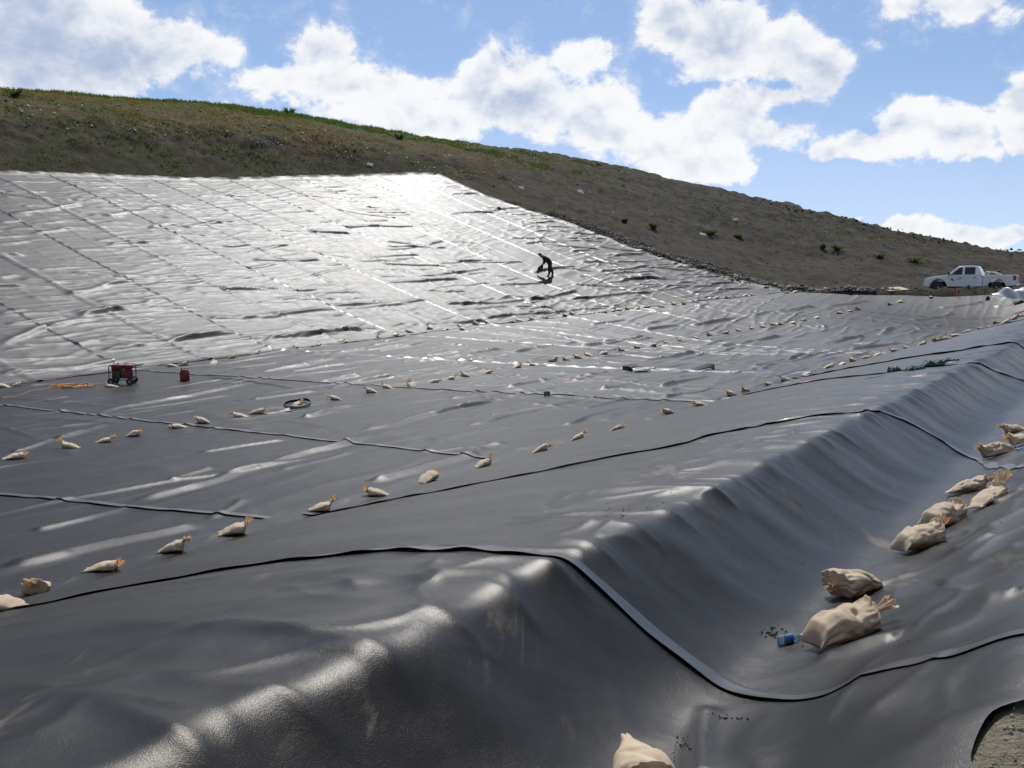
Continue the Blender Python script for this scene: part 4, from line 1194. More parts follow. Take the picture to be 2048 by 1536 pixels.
    b.v = [(x - .012, y, z + .016) for x, y, z in b.v]; b.build('windshield', M['glass'], cab)
    b = MB(); b.add([(3.645, -.8, 1.32), (3.645, .8, 1.32), (3.45, .68, 1.73), (3.45, -.68, 1.73)], [(0, 1, 2, 3)])
    b.v = [(x + .012, y, z + .008) for x, y, z in b.v]; b.build('rear_window', M['glass'], cab)
    # doors: thin proud skins with handles, gaps show between
    for sd in (-1, 1):
        for x0, x1 in ((1.70, 2.545), (2.56, 3.42)):
            d = MB().box((x0, min(sd * 1.002, sd * .98), .50), (x1, max(sd * 1.002, sd * .98), 1.10), ch=.004).build('door', M['paint'], root)
            MB().box((x1 - .26, min(sd * 1.02, sd * 1.0), 1.02), (x1 - .08, max(sd * 1.02, sd * 1.0), 1.065)).build('handle', M['trim'], d)
            if sd < 0 and x0 < 2:
                b = MB()
                b.add([(1.86 + .075 * math.cos(a), -1.0055, .93 + .085 * math.sin(a)) for a in np.linspace(0, 2 * math.pi, 14, endpoint=False)], [tuple(range(14))])
                b.add([(1.90, -1.006, .86), (1.98, -1.006, .80), (1.99, -1.006, .88), (1.93, -1.006, .92)], [(0, 1, 2, 3)])
                b.build('door_emblem', M['logo'], d)
                b = MB()
                for r_, zz in enumerate((.965, .915)):
                    x = 2.02
                    while x < 2.40:
                        wl = .026; b.box((x, -1.0062, zz), (x + wl, -1.0045, zz + .026)); x += wl + .012
                b.build('door_lettering', M['lettering'], d)
        m_ = MB().box((1.60, min(sd * 1.06, sd * 1.26), 1.25), (1.72, max(sd * 1.06, sd * 1.26), 1.45), ch=.03).build('mirror', M['trim'], root)
        MB().tube([(1.72, sd * .95, 1.27), (1.68, sd * 1.08, 1.31)], .025, 6).build('mirror_arm', M['trim'], m_)
        for cx in (FX, RX):
            wl = empty('wheel_part')
            bpy.data.objects.remove(wl)
            pr = [(.22, -.11), (.36, -.125), (.395, -.09), (.40, 0), (.395, .09), (.36, .125), (.22, .11)]
            rot = Matrix.Translation((cx, sd * .86, .40)) @ Matrix.Rotation(math.pi / 2, 4, 'X')
            wh = MB().lathe(pr, 28, rot).build('wheel', M['tyre'], root, True, 30)
            rim = MB().lathe([(.02, .115), (.07, .125), (.10, .095), (.20, .085), (.225, .118), (.235, .118), (.235, -.11), (.02, -.11)], 24, rot if sd < 0 else Matrix.Translation((cx, sd * .86, .40)) @ Matrix.Rotation(-math.pi / 2, 4, 'X'))
            rim.build('rim', M['rim'], wh, True, 30)
        MB().box((.06, min(sd * .62, sd * .97), .88), (.34, max(sd * .62, sd * .97), 1.04), ch=.03).build('headlight', M['lamp_clear'], root)
        MB().box((5.60, min(sd * .86, sd * 1.008), .84), (5.79, max(sd * .86, sd * 1.008), 1.17), ch=.02).build('taillight', M['lamp_red'], root)
    g = MB().box((.02, -.62, .74), (.07, .62, 1.02), ch=.01).build('grille', M['trim'], root)
    MB().box((.005, -.62, .865), (.03, .62, .905)).build('grille_bar', M['chrome'], g)
    MB().box((-.05, -.97, .48), (.20, .97, .70), ch=.04).build('front_bumper', M['chrome'], root)
    MB().box((5.76, -.95, .46), (5.93, .95, .62), ch=.03).build('rear_bumper', M['chrome'], root)
    MB().box((.4, -.9, .34), (5.5, .9, .47)).build('chassis', M['trim'], root)
    # curved rack behind the cab
    MB().tube([(3.86, -.88, 1.20), (3.90, -.88, 1.38), (4.0, -.88, 1.44), (4.3, -.88, 1.42), (4.55, -.88, 1.34), (4.72, -.88, 1.22)], .03, 8).build('bed_rail', M['paint'], root, True)
    MB().tube([(3.86, .88, 1.20), (3.90, .88, 1.38), (4.0, .88, 1.44), (4.3, .88, 1.42), (4.55, .88, 1.34), (4.72, .88, 1.22)], .03, 8).build('bed_rail', M['paint'], root, True)
    return root
tr = pickup()
tx, ty, _ = at(1941, 590, 69.0)
a_t = R(-32)
for c_ in tr.children: pass
fwd = Vector((math.cos(a_t), math.sin(a_t), 0))
loc = Vector((tx, ty, 0)) - fwd * 2.92
zz = [zk(loc.x + fwd.x * d, loc.y + fwd.y * d, 'ground') for d in (.98, 4.62)]
tr.location = (loc.x, loc.y, max(zz) - .04); tr.rotation_euler = (0, math.atan2(zz[0] - zz[1], 3.64) * .5, a_t)
tag(tr, 'white crew-cab pickup truck parked beyond the end of the lined cell', 'truck')
print('truck z', zz)

# ------------------------------------------------------------------ worker on the slope
def worker():
    root = empty('person')
    J = {'pelvis': (0, 0, .93), 'waist': (-.06, 0, 1.06), 'chest': (-.21, 0, 1.24), 'neckb': (-.32, 0, 1.36), 'neck': (-.38, 0, 1.41), 'head': (-.46, 0, 1.49), 'crown': (-.485, 0, 1.565)}
    V = []; E = []; Rd = []
    def add(p, r, par=None):
        V.append(p); Rd.append(r); i = len(V) - 1
        if par is not None: E.append((par, i))
        return i
    pe = add(J['pelvis'], (.155, .125)); wa = add(J['waist'], (.145, .115), pe); ch = add(J['chest'], (.17, .125), wa); nb = add(J['neckb'], (.09, .08), ch); ne = add(J['neck'], (.058, .058), nb)
    hd = add(J['head'], (.078, .09), ne); add(J['crown'], (.07, .075), hd)
    for s, kx, ax, az_ in ((-1, -.10, -.16, .08), (1, .03, .10, .08)):
        hip = add((.0, s * .095, .87), (.09, .085), pe); kn = add((kx, s * .11, .49), (.062, .06), hip); cf_ = add(((kx + ax) / 2 + .03, s * .11, .32), (.056, .055), kn)
        an = add((ax, s * .11, .10), (.04, .04), cf_); ml = add((ax - .08, s * .12, .05), (.042, .035), an); add((ax - .19, s * .13, .035), (.03, .025), ml)
        sh = add((-.27, s * .19, 1.31), (.07, .065), ch); el_ = add((-.25, s * .25, 1.05), (.047, .045), sh); wr_ = add((-.36, s * .20, .90), (.03, .028), el_)
        pa = add((-.42, s * .18, .86), (.036, .022), wr_)
        for q in range(4):
            k1 = add((-.455 - .003 * q, s * (.155 + .018 * q), .825), (.0095, .0095), pa); k2 = add((-.455, s * (.155 + .018 * q), .79), (.0085, .0085), k1); add((-.432, s * (.155 + .018 * q), .775), (.008, .008), k2)
        t1 = add((-.415, s * .14, .835), (.010, .010), pa); add((-.43, s * .125, .80), (.009, .009), t1)
    me = bpy.data.meshes.new('body'); me.from_pydata(V, E, []); me.update()
    o = link('body', me, None, root)
    md = o.modifiers.new('skin', 'SKIN'); md.use_smooth_shade = True
    for i, sv in enumerate(me.skin_vertices[0].data):
        sv.radius = (Rd[i][0] * (1.42 if Rd[i][0] > .03 else 1.1), Rd[i][1] * (1.42 if Rd[i][0] > .03 else 1.1)); sv.use_root = (i == 0)
    sb = o.modifiers.new('sub', 'SUBSURF'); sb.levels = 2; sb.render_levels = 2
    dg = bpy.context.evaluated_depsgraph_get(); ev = o.evaluated_get(dg); m2 = bpy.data.meshes.new_from_object(ev)
    o.modifiers.clear(); o.data = m2
    for k in ('cloth_dark', 'jeans', 'skin', 'boot'): m2.materials.append(M[k])
    idx = np.zeros(len(m2.polygons), np.int32)
    for p in m2.polygons:
        x, y, z = p.center
        if z < .13: k = 3
        elif z < .93 and abs(y) < .165 and x > -.33: k = 1
        elif x < -.345 and z < .95: k = 2
        elif z > 1.39 and x < -.36: k = 2
        else: k = 0
        idx[p.index] = k
    m2.polygons.foreach_set('material_index', idx); m2.polygons.foreach_set('use_smooth', np.ones(len(idx), bool))
    b = MB(); rot = Matrix.Translation((-.48, 0, 1.535)) @ Matrix.Rotation(R(-28), 4, 'Y')
    b.lathe([(.098, 0), (.10, .03), (.09, .07), (.06, .10), (.02, .112)], 18, rot)
    b.add([tuple(rot @ Vector(p)) for p in [(-.08, -.075, .012), (-.08, .075, .012), (-.15, .07, -.005), (-.175, .035, -.012), (-.18, 0, -.014), (-.175, -.035, -.012), (-.15, -.07, -.005)]], [tuple(range(7))])
    b.build('cap', M['cap'], root, True, 40)
    b = MB(); b.add([(-.548, -.02, 1.47), (-.548, .02, 1.47), (-.58, 0, 1.463), (-.545, 0, 1.51)], [(0, 1, 2), (1, 3, 2), (3, 0, 2)]); b.build('nose', M['skin'], root)
    for s in (-1, 1):
        MB().box((-.556, s * .032 - .012, 1.507), (-.535, s * .032 + .012, 1.519)).build('eye', M['trim'], root)
        MB().tube([(-.46, s * .09, 1.51), (-.455, s * .105, 1.49), (-.46, s * .095, 1.465)], .012, 6).build('ear', M['skin'], root, True)
    MB().box((-.545, -.025, 1.433), (-.525, .025, 1.441)).build('mouth', M['maroon'], root)
    return root
pw = worker()
ploc, pn = lay(1103, 553, 'slope')
pw.location = ploc - Vector((0, 0, .03)); pw.rotation_euler = (0, R(-7), R(8)); pw.scale = (1.22, 1.2, .98)
tag(pw, 'worker in dark clothes and cap bending forward on the far slope', 'person')
# the dark sheet in his hands
b = MB(); n_ = 7
vs = []; fs = []
for i in range(n_):
    for j in range(n_):
        u = i / (n_ - 1); v = j / (n_ - 1)
        vs.append((-.40 - .30 * u - .06 * v, -.22 + .44 * u * .4 + .05 * math.sin(3 * v), .86 - .40 * v - .14 * u + .03 * math.sin(u * 4)))
for i in range(n_ - 1):
    for j in range(n_ - 1): fs.append((i * n_ + j, (i + 1) * n_ + j, (i + 1) * n_ + j + 1, i * n_ + j + 1))
b.add(vs, fs); sheet = b.build('plastic_sheet', M['trim'], None, True)
md = sheet.modifiers.new('solid', 'SOLIDIFY'); md.thickness = .012
sheet.location = pw.location; sheet.rotation_euler = pw.rotation_euler; sheet.scale = (1.22, 1.2, .98)
tag(sheet, 'black rectangular sheet held by the worker on the slope', 'sheet')

# ------------------------------------------------------------------ generator and fuel can
def generator():
    root = empty('generator')
    L, Wd, H = .74, .50, .52
    for y in (-Wd / 2, Wd / 2):
        MB().tube([(-L / 2, y, .16), (-L / 2, y, .60), (-L / 2 + .03, y, .66), (L / 2 - .03, y, .66), (L / 2, y, .60), (L / 2, y, .16)], .016, 8).build('frame_hoop', M['trim'], root, True)
        MB().tube([(-L / 2, y, .17), (L / 2, y, .17)], .016, 8).build('frame_rail', M['trim'], root, True)
    for x in (-L / 2, L / 2):
        MB().tube([(x, -Wd / 2, .62), (x, Wd / 2, .62)], .014, 8).build('frame_bar', M['trim'], root, True)
        MB().tube([(x, -Wd / 2, .18), (x, Wd / 2, .18)], .014, 8).build('frame_bar', M['trim'], root, True)
    MB().box((-.32, -.20, .50), (.06, .20, .68), ch=.05).build('fuel_tank', M['red_paint'], root, True, 40)
    tk = MB().box((.09, -.19, .52), (.34, .19, .67), ch=.04).build('air_cleaner', M['red_paint'], root, True, 40)
    MB().lathe([(.035, 0), (.035, .02), (.028, .035)], 14, Matrix.Translation((-.14, 0, .68))).build('fuel_cap', M['trim'], root, True, 40)
    MB().box((-.30, -.19, .20), (-.02, .19, .48), ch=.03).build('engine_block', M['engine'], root, True, 40)
    MB().lathe([(.06, 0), (.15, .02), (.16, .10), (.15, .26), (.10, .30)], 20, Matrix.Translation((.02, 0, .36)) @ Matrix.Rotation(math.pi / 2, 4, 'Y')).build('alternator', M['engine'], root, True, 40)
    MB().box((.10, -.225, .24), (.34, -.19, .50), ch=.01).build('control_panel', M['red_paint'], root)
    b = MB(); b.lathe([(.02, 0), (.07, .01), (.07, .18), (.02, .19)], 14, Matrix.Translation((-.30, .10, .34))); b.build('muffler', M['engine'], root, True, 40)
    for x in (-.30, .30):
        for y in (-.30, .30):
            rot = Matrix.Translation((x, y, .115)) @ Matrix.Rotation(math.pi / 2, 4, 'X')
            w_ = MB().lathe([(.05, -.035), (.10, -.04), (.115, -.02), (.115, .02), (.10, .04), (.05, .035)], 20, rot).build('wheel', M['tyre'], root, True, 35)
            MB().lathe([(.015, .042), (.048, .040), (.05, -.04), (.015, -.042)], 16, rot).build('hub', M['rim'], w_, True, 35)
        MB().tube([(x, -.30, .115), (x, .30, .115)], .012, 6).build('axle', M['trim'], root)
    MB().tube([(L / 2, -.18, .62), (L / 2 + .30, -.16, .66), (L / 2 + .30, .16, .66), (L / 2, .18, .62)], .013, 8).build('handle', M['trim'], root, True)
    return root
gz, gn = lay(246, 768, 'floor')
g = generator(); g.location = gz + Vector((0, 0, .0)); g.rotation_euler = orient(gn, R(6))
tag(g, 'red and black portable generator on four small wheels on the floor', 'generator')
me, nk = sack_mesh(411, .42, .26, .11, .02, 26, 24)
loc, n = lay(224, 774, 'floor'); o = make_bag(me, nk, neck_mesh(411), loc - n * .01, orient(n, R(172)), 1.0)
tag(o, 'flattened tan sandbag lying against the front wheels of the generator', 'sandbag', 'sandbags by the generator')

def fuel_can():
    root = empty('fuel_can')
    MB().box((-.15, -.09, 0), (.15, .09, .34), ch=.03).build('can_body', M['red_plastic'], root, True, 40)
    MB().box((-.11, -.07, .335), (.12, .07, .375), ch=.015).build('can_shoulder', M['red_plastic'], root, True, 40)
    MB().tube([(-.02, 0, .37), (0, 0, .42), (.08, 0, .425), (.11, 0, .37)], .014, 8).build('carry_handle', M['red_plastic'], root, True)
    sp_ = MB().tube([(-.09, 0, .36), (-.10, 0, .41), (-.07, 0, .45)], [.024, .020, .014], 10).build('spout', M['trim'], root, True)
    MB().lathe([(.03, 0), (.03, .02), (.024, .025)], 14, Matrix.Translation((-.09, 0, .37))).build('spout_collar', M['trim'], sp_)
    for z in (.08, .17, .26):
        MB().box((-.12, -.094, z), (.12, -.089, z + .012)).build('can_rib', M['red_plastic'], root)
    return root
loc, n = lay(370, 761, 'floor'); o = fuel_can(); o.location = loc; o.rotation_euler = orient(n, R(12)); o.scale = (1.05, 1.05, 1.0)
tag(o, 'red plastic fuel can standing on the floor right of the generator', 'fuel can')

# orange extension cord: a heap of loops, one end runs to the generator, the other out of the picture
def floor_path(pts, up=.012, kind='floor', n=80):
    P = Poly(pts); S = np.linspace(0, P.s[-1], n); x, y = P(S)
    x = x + .05 * np.sin(S * 2.1); y = y + .06 * np.sin(S * 1.7 + 1)
    z = zl(x, y, kind) + up; return [tuple(q) for q in np.stack([x, y, z], 1)]
c0, _ = lay(147, 773, 'floor'); rq = random.Random(3); b = MB()
loop = []
cx_, cy_, rx_, ry_ = 0., 0., .4, .3
for i in range(330):
    t_ = i / 330 * 2 * math.pi * 7
    if i % 40 == 0: cx_, cy_, rx_, ry_ = rq.uniform(-.28, .28), rq.uniform(-.22, .22), rq.uniform(.22, .6), rq.uniform(.18, .5)
    tx_, ty_ = c0.x + cx_ + math.cos(t_) * rx_, c0.y + cy_ + math.sin(t_) * ry_
    if loop: tx_, ty_ = loop[-1][0] * .6 + tx_ * .4, loop[-1][1] * .6 + ty_ * .4
    loop.append((tx_, ty_))
zl_ = zl(np.array([p[0] for p in loop]), np.array([p[1] for p in loop]), 'floor')
b.tube([(p[0], p[1], float(z) + .012 + .05 * abs(math.sin(i * .37)) * (.4 + .6 * math.sin(i * .021) ** 2)) for i, (p, z) in enumerate(zip(loop, zl_))], .011, 5)
q1 = hit(2, 801); q2 = hit(60, 786); b.tube(floor_path([q1[:2], q2[:2], (c0.x - .4, c0.y - .1)]), .009, 5)
b.tube(floor_path([(c0.x + .4, c0.y), (gz.x - .6, gz.y + .1), (gz.x - .3, gz.y)]), .009, 5)
cord = b.build('extension_cord', M['orange'], None, True)
tag(cord, 'tangled orange extension cord heaped on the floor left of the generator', 'cord')

# ------------------------------------------------------------------ offcuts of liner and other scraps
def ribbon(name, pts, width, mat, label, cat, group=None, up=.0, kind='floor', lean=0.0):
    """a strip standing or lying along a path: pts are (x, y, height of middle, tilt) in metres"""
    P = np.array(pts, float); n = 60; tt = np.linspace(0, 1, n); ti = np.linspace(0, 1, len(P))
    def sm(v):
        f = np.interp(tt, ti, v); k = np.ones(5) / 5; return np.convolve(np.pad(f, 2, mode='edge'), k, 'valid')
    x, y, h, tl_ = [sm(P[:, i]) for i in range(4)]
    dx, dy = np.gradient(x), np.gradient(y); L = np.hypot(dx, dy) + 1e-6; nx, ny = -dy / L, dx / L
    z0 = zl(x, y, kind); vs = []
    for q in np.linspace(-.5, .5, 5):
        vs.append(np.stack([x + nx * q * width * np.cos(tl_), y + ny * q * width * np.cos(tl_), z0 + up + h + q * width * np.sin(tl_)], 1))
    V = np.concatenate(np.array(vs).transpose(1, 0, 2)); 
    me = mesh_from(name, V, grid_faces(n, 5)); o = link(name, me, mat)
    md = o.modifiers.new('solid', 'SOLIDIFY'); md.thickness = .006
    tag(o, label, cat, group); return o
c0, _ = lay(594, 812, 'floor')
ring = [(c0.x + .36 * math.cos(a), c0.y + .62 * math.sin(a), .05 + .03 * math.sin(a + .5) + .01 * math.sin(3 * a), math.pi / 2 - .4) for a in np.linspace(.5, 2 * math.pi + .25, 24)]
ribbon('liner_strip', ring, .09, M['flap'], 'black strip curled into a standing ring round a sandbag', 'strip')
c0, _ = lay(552, 827, 'floor')
ribbon('liner_scrap', [(c0.x - .32, c0.y - .18, .012, .0), (c0.x, c0.y, .02, .3), (c0.x + .34, c0.y + .25, .05, .6)], .16, M['trim'], 'flat black offcut lying just left of the curled strip ring', 'scrap')
c0, _ = lay(1272, 744, 'floor')
ribbon('liner_scrap', [(c0.x - .36, c0.y - .2, .05, .2), (c0.x - .32, c0.y - .1, .22, .3), (c0.x - .1, c0.y, .27, .2), (c0.x + .2, c0.y + .1, .16, .1), (c0.x + .55, c0.y + .2, .04, .0)], .42, M['tyre'], 'big black offcut arched up on the floor seam, left of two', 'scrap')
c0, _ = lay(1408, 742, 'floor')
ribbon('liner_scrap', [(c0.x - .5, c0.y, .02, .1), (c0.x - .1, c0.y + .05, .12, .4), (c0.x + .25, c0.y, .15, .5), (c0.x + .42, c0.y, .12, .9)], .36, M['tyre'], 'smaller black offcut with a curled end, right of two', 'scrap')
c0, _ = lay(1737, 757, 'berm')
c0, _ = lay(1094, 793, 'floor')
ribbon('liner_scrap', [(c0.x - .10, c0.y, .07, 1.2), (c0.x, c0.y, .08, 1.3), (c0.x + .10, c0.y + .02, .07, 1.2)], .14, M['flap'], 'tiny grey offcut standing on a floor seam, alone', 'scrap')
c0, _ = lay(1725, 690, 'floor')
ribbon('liner_scrap', [(c0.x - .5, c0.y, .02, .0), (c0.x, c0.y, .05, .2), (c0.x + .6, c0.y + .2, .02, .0)], .5, M['trim'], 'thin dark offcut lying flat in the third bay from the ridge', 'scrap')

def crumple(name, px, py, kind, size, mat, label, cat, group=None, seed=1, flat=.5, yaw=0.0, n=22):
    """a crumpled piece of cloth or plastic: an uneven folded pad with real height"""
    loc, nrm = lay(px, py, kind) if kind != 'ground' else lay(px, py, kind, lambda x, y: z_ground(np.asarray(x), np.asarray(y)))
    u = np.linspace(-1, 1, n); A, B = np.meshgrid(u, u, indexing='ij')
    r = np.maximum(np.abs(A), np.abs(B)); edge = np.clip(1 - r ** 4, 0, 1)
    x = A * size[0] / 2 * (1 + .25 * pnoise(B * 2, A, seed)); y = B * size[1] / 2 * (1 + .25 * pnoise(A * 2 + 5, B, seed))
    rid = 1 - np.abs(pnoise(A * 2.3 + seed, B * 2.3, seed + 1))
    z = size[2] * (edge ** .5) * (.25 + .75 * rid ** 1.6) * (.7 + .5 * pnoise(A * 1.2, B * 1.2, seed + 2)) + .004
    z = np.maximum(z, .004)
    me = mesh_from(name, np.stack([x.ravel(), y.ravel(), z.ravel()], 1), grid_faces(n, n))
    o = link(name, me, mat); o.location = loc - nrm * .003; o.rotation_euler = orient(nrm, yaw)
    tag(o, label, cat, group); return o
crumple('green_cloth', 1862, 737, 'berm', (.62, .34, .20), M['teal'], 'largest crumpled dark green cloth lying on the near bank', 'cloth', 'green cloths', 4, yaw=R(10))
crumple('green_cloth', 1830, 743, 'berm', (.42, .28, .15), M['teal'], 'crumpled green cloth touching the left side of the largest one', 'cloth', 'green cloths', 9)
crumple('green_cloth', 1788, 745, 'berm', (.30, .22, .14), M['teal'], 'smallest dark green scrap left of the green cloths', 'cloth', 'green cloths', 12)
crumple('green_cloth', 1742, 758, 'berm', (.85, .20, .04), M['teal'], 'flat green cloth strip nearest to us on the bank', 'cloth', 'green cloths', 15, yaw=R(30))
crumple('green_cloth', 1897, 727, 'berm', (.50, .25, .12), M['teal'], 'pale teal scrap right of the green cloths', 'cloth', 'green cloths', 21, yaw=R(20))
crumple('green_cloth', 2036, 606, 'floor', (.6, .35, .10), M['teal'], 'teal bundle at the far end of the floor near the right edge', 'cloth', 'green cloths', 25)
crumple('red_cloth', 2044, 624, 'floor', (1.1, .4, .06), M['maroon'], 'dark red cloth on the floor at the right picture edge', 'cloth', None, 31)

# faded spray-paint marks on the sheet
def mark(px, py, w_, l_, yaw, label, kind='floor', mat='pink'):
    c0, _ = lay(px, py, kind); n1_, n2_ = 14, 5
    A, B = np.meshgrid(np.linspace(-.5, .5, n1_), np.linspace(-.5, .5, n2_), indexing='ij')
    wob = 1 + .35 * pnoise(A * 5, B * 0 + px, 3)
    x = A * l_; y = B * w_ * wob; X = c0.x + x * math.cos(yaw) - y * math.sin(yaw); Y = c0.y + x * math.sin(yaw) + y * math.cos(yaw)
    Z = zl(X.ravel(), Y.ravel(), kind) + {'berm': .035}.get(kind, 0) + .006
    o = link('paint_mark', mesh_from('paint_mark', np.stack([X.ravel(), Y.ravel(), Z], 1), grid_faces(n1_, n2_)), M[mat]); tag(o, label, 'paint mark', 'spray marks on the sheet'); return o
mark(1158, 764, .28, 1.1, R(20), 'faded red spray mark on the middle of the floor')
mark(1600, 768, .30, 1.0, R(35), 'faded red spray mark on the foot of the near bank', 'berm')

# ------------------------------------------------------------------ bottles in the trench
def bottle(loc, eul, label, tint, labelled):
    m, t, b = new_mat('bottle_plastic'); b.inputs['Base Color'].default_value = (*tint, 1); b.inputs['Roughness'].default_value = .08
    b.inputs['Transmission Weight'].default_value = .75; b.inputs['IOR'].default_value = 1.25
    root = empty('plastic_bottle', loc); root.rotation_euler = eul
    prof = [(.006, 0), (.026, .003), (.031, .012), (.029, .03), (.032, .05), (.030, .065), (.032, .08), (.030, .10), (.032, .125), (.028, .145), (.017, .168), (.012, .18), (.012, .195)]
    mb = MB(); mb.lathe(prof, 22)
    v = np.array(mb.v); an = np.arctan2(v[:, 1], v[:, 0]); k = 1 + .20 * pnoise(an * 1.3, v[:, 2] * 26, 7) + .10 * pnoise(an * 3, v[:, 2] * 60, 8); sq_ = np.where(v[:, 2] < .15, .72, 1.0)
    v[:, 0] *= k; v[:, 1] *= k * sq_; mb.v = [tuple(p) for p in v]
    rot = Matrix.Rotation(math.pi / 2, 4, 'Y')
    mb.v = [tuple(rot @ Vector(p) + Vector((0, 0, .026))) for p in mb.v]
    bd = mb.build('bottle_body', m, root, True)
    c = MB().lathe([(.0135, .188), (.0145, .19), (.0145, .204), (.012, .206)], 16); c.v = [tuple(rot @ Vector(p) + Vector((0, 0, .026))) for p in c.v]; c.build('cap', M['lamp_clear'], root, True, 40)
    if labelled:
        q = MB(); q.lathe([(.0335, .060), (.0345, .075), (.0335, .095), (.0345, .112)], 22); q.f = q.f[:-2]
        v = np.array(q.v); v[:, 1] *= .78; q.v = [tuple(rot @ Vector(p) + Vector((0, 0, .026))) for p in v]
        q.build('bottle_label', simple_mat('bottle_label', (.05, .17, .42), .25, var=.3, scale=60), root, True)
    tag(root, label, 'bottle'); return root
loc, n = lay(1556, 1302, 'berm'); bottle(loc + n * .003, orient(n, R(22)), 'crumpled clear bottle with blue label beside the big sandbag', (.55, .72, .9), True)
loc, n = lay(2033, 912, 'berm'); bottle(loc + n * .003, orient(n, R(15)), 'clear plastic bottle at the end of a sandbag by the right edge', (.7, .8, .95), False)

# ------------------------------------------------------------------ by the truck: stake, board, folded liner
GZ = lambda x, y: zk(x, y, 'ground')
x, y, _ = at(1914, 584, 66.3); b = MB().box((-.02, -.012, -.1), (.02, .012, .62), ch=.003); o = b.build('survey_stake', M['orange_paint']); o.location = (x, y, GZ(x, y)); o.rotation_euler = (0, R(-3), R(10))
tag(o, 'thin orange survey stake standing in front of the pickup', 'stake')
x, y, _ = at(1790, 580, 69.0); o = MB().box((-.72, -.62, 0), (.72, .62, .02), ch=.003).build('plywood_board', M['wood']); o.location = (x, y, GZ(x, y) + .14); o.rotation_euler = (R(9), R(-4), R(8)); tag(o, 'pale plywood board lying on dirt left of the pickup', 'board')
x, y, _ = at(1649, 577, 71.0)
o = MB().lathe([(.12, 0), (.15, .05), (.16, .25), (.10, .33), (.03, .35)], 12).build('orange_bucket', M['orange_paint'], None, True, 40); o.location = (x, y, GZ(x, y) - .02); o.rotation_euler = (.3, .2, 0); tag(o, 'small orange-red jug among rubble at the end of the slope', 'jug')
# folded liner heap at the right edge
nu, nv = 60, 30; A, B = np.meshgrid(np.linspace(0, 1, nu), np.linspace(0, 1, nv), indexing='ij')
p0 = at(1995, 589, 64.3); p1 = at(2120, 590, 62.0)
X = p0[0] + (p1[0] - p0[0]) * A + .2 * B; Y = p0[1] + (p1[1] - p0[1]) * A + 1.3 * B
Zb = z_ground(X.ravel(), Y.ravel()).reshape(X.shape)
Z = Zb + .03 + (.50 * np.sin(np.pi * np.clip(B * .9 + .05, 0, 1)) ** .7) * sstep(0, .18, A) * (.8 + .2 * np.sin(A * 23 + B * 4)) + .05 * np.sin(A * 40 + B * 9) * np.sin(np.pi * B)
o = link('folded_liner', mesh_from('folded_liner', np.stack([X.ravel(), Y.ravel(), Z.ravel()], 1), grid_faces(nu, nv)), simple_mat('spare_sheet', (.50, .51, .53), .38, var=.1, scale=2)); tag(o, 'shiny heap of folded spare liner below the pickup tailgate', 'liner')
x, y, _ = at(1975, 590, 64.6)
b = MB(); b.add([(-.28, -.05, 0), (.30, .05, 0), (.22, .12, .50), (.02, .08, .58)], [(0, 1, 2, 3)]); o = b.build('liner_scrap', M['trim']); o.location = (x, y, GZ(x, y)); md = o.modifiers.new('s', 'SOLIDIFY'); md.thickness = .01
tag(o, 'stiff black offcut standing upright beside the heap of spare liner', 'scrap')

# ------------------------------------------------------------------ rocks, rubble, gravel
def rock_mesh(seed, sub=1):
    bm = bmesh.new(); bmesh.ops.create_icosphere(bm, subdivisions=sub, radius=1.0); r = random.Random(seed)
    sx, sy, sz = r.uniform(.7, 1.1), r.uniform(.6, 1.0), r.uniform(.45, .8)
    for v in bm.verts:
        k = 1 + r.uniform(-.28, .22); v.co = Vector((v.co.x * sx * k, v.co.y * sy * k, v.co.z * sz * k))
    me = bpy.data.meshes.new('rock'); bm.to_mesh(me); bm.free(); return me
ROCKS = [rock_mesh(900 + i) for i in range(8)]
def scatter_mesh(name, pos, size, mat, seed, protos, sink=.25):
    r = np.random.RandomState(seed); VV = []; FF = []; off = 0
    base = []
    for m_ in protos:
        v = np.array([q.co[:] for q in m_.vertices]); f = np.array([q.vertices[:] for q in m_.polygons]); base.append((v, f))
    for p, s in zip(pos, size):
        v, f = base[r.randint(len(base))]; a = r.uniform(0, 6.28); c, s_ = math.cos(a), math.sin(a)
        q = v * s; q = np.stack([q[:, 0] * c - q[:, 1] * s_, q[:, 0] * s_ + q[:, 1] * c, q[:, 2]], 1) + np.array(p) + np.array([0, 0, s * (.5 - sink)])
        VV.append(q); FF.append(f + off); off += len(v)
    o = link(name, mesh_from(name, np.concatenate(VV), np.concatenate(FF), False), mat); return o
rr = np.random.RandomState(77)
line = Poly([tuple(p) for p in RIGHT_P.p[2:]] + [tuple(p) for p in END_P.p[1:5]])
def along(nm, s_lo, s_hi, w_lo, w_hi, power=1.6):
    S = rr.uniform(s_lo, s_hi, nm) * line.s[-1]; x, y = line(S); x2, y2 = line(np.minimum(S + .3, line.s[-1])); x1, y1 = line(np.maximum(S - .3, 0))
    dx, dy = x2 - x1, y2 - y1; L = np.hypot(dx, dy); nx, ny = -dy / L, dx / L
    q = w_lo + (w_hi - w_lo) * rr.rand(nm) ** power
    return x + nx * q, y + ny * q, S
ico0 = [rock_mesh(950 + i, 1) for i in range(6)]
x, y, S = along(7500, .04, .72, .15, 4.2, 1.5)
z = z_ground(x, y); sz = rr.uniform(.04, .13, len(x)) * (1 + .8 * (rr.rand(len(x)) > .93)) * (.6 + .8 * np.clip(S / line.s[-1], .2, .75))
o = scatter_mesh('rubble', np.stack([x, y, z], 1), sz, M['rock'], 5, ico0); tag(o, 'dark broken rubble banked along the right edge of the far slope', 'rubble', kind='stuff')
x, y, S = along(70, .2, .69, .3, 2.4, 1.1); z = z_ground(x, y)
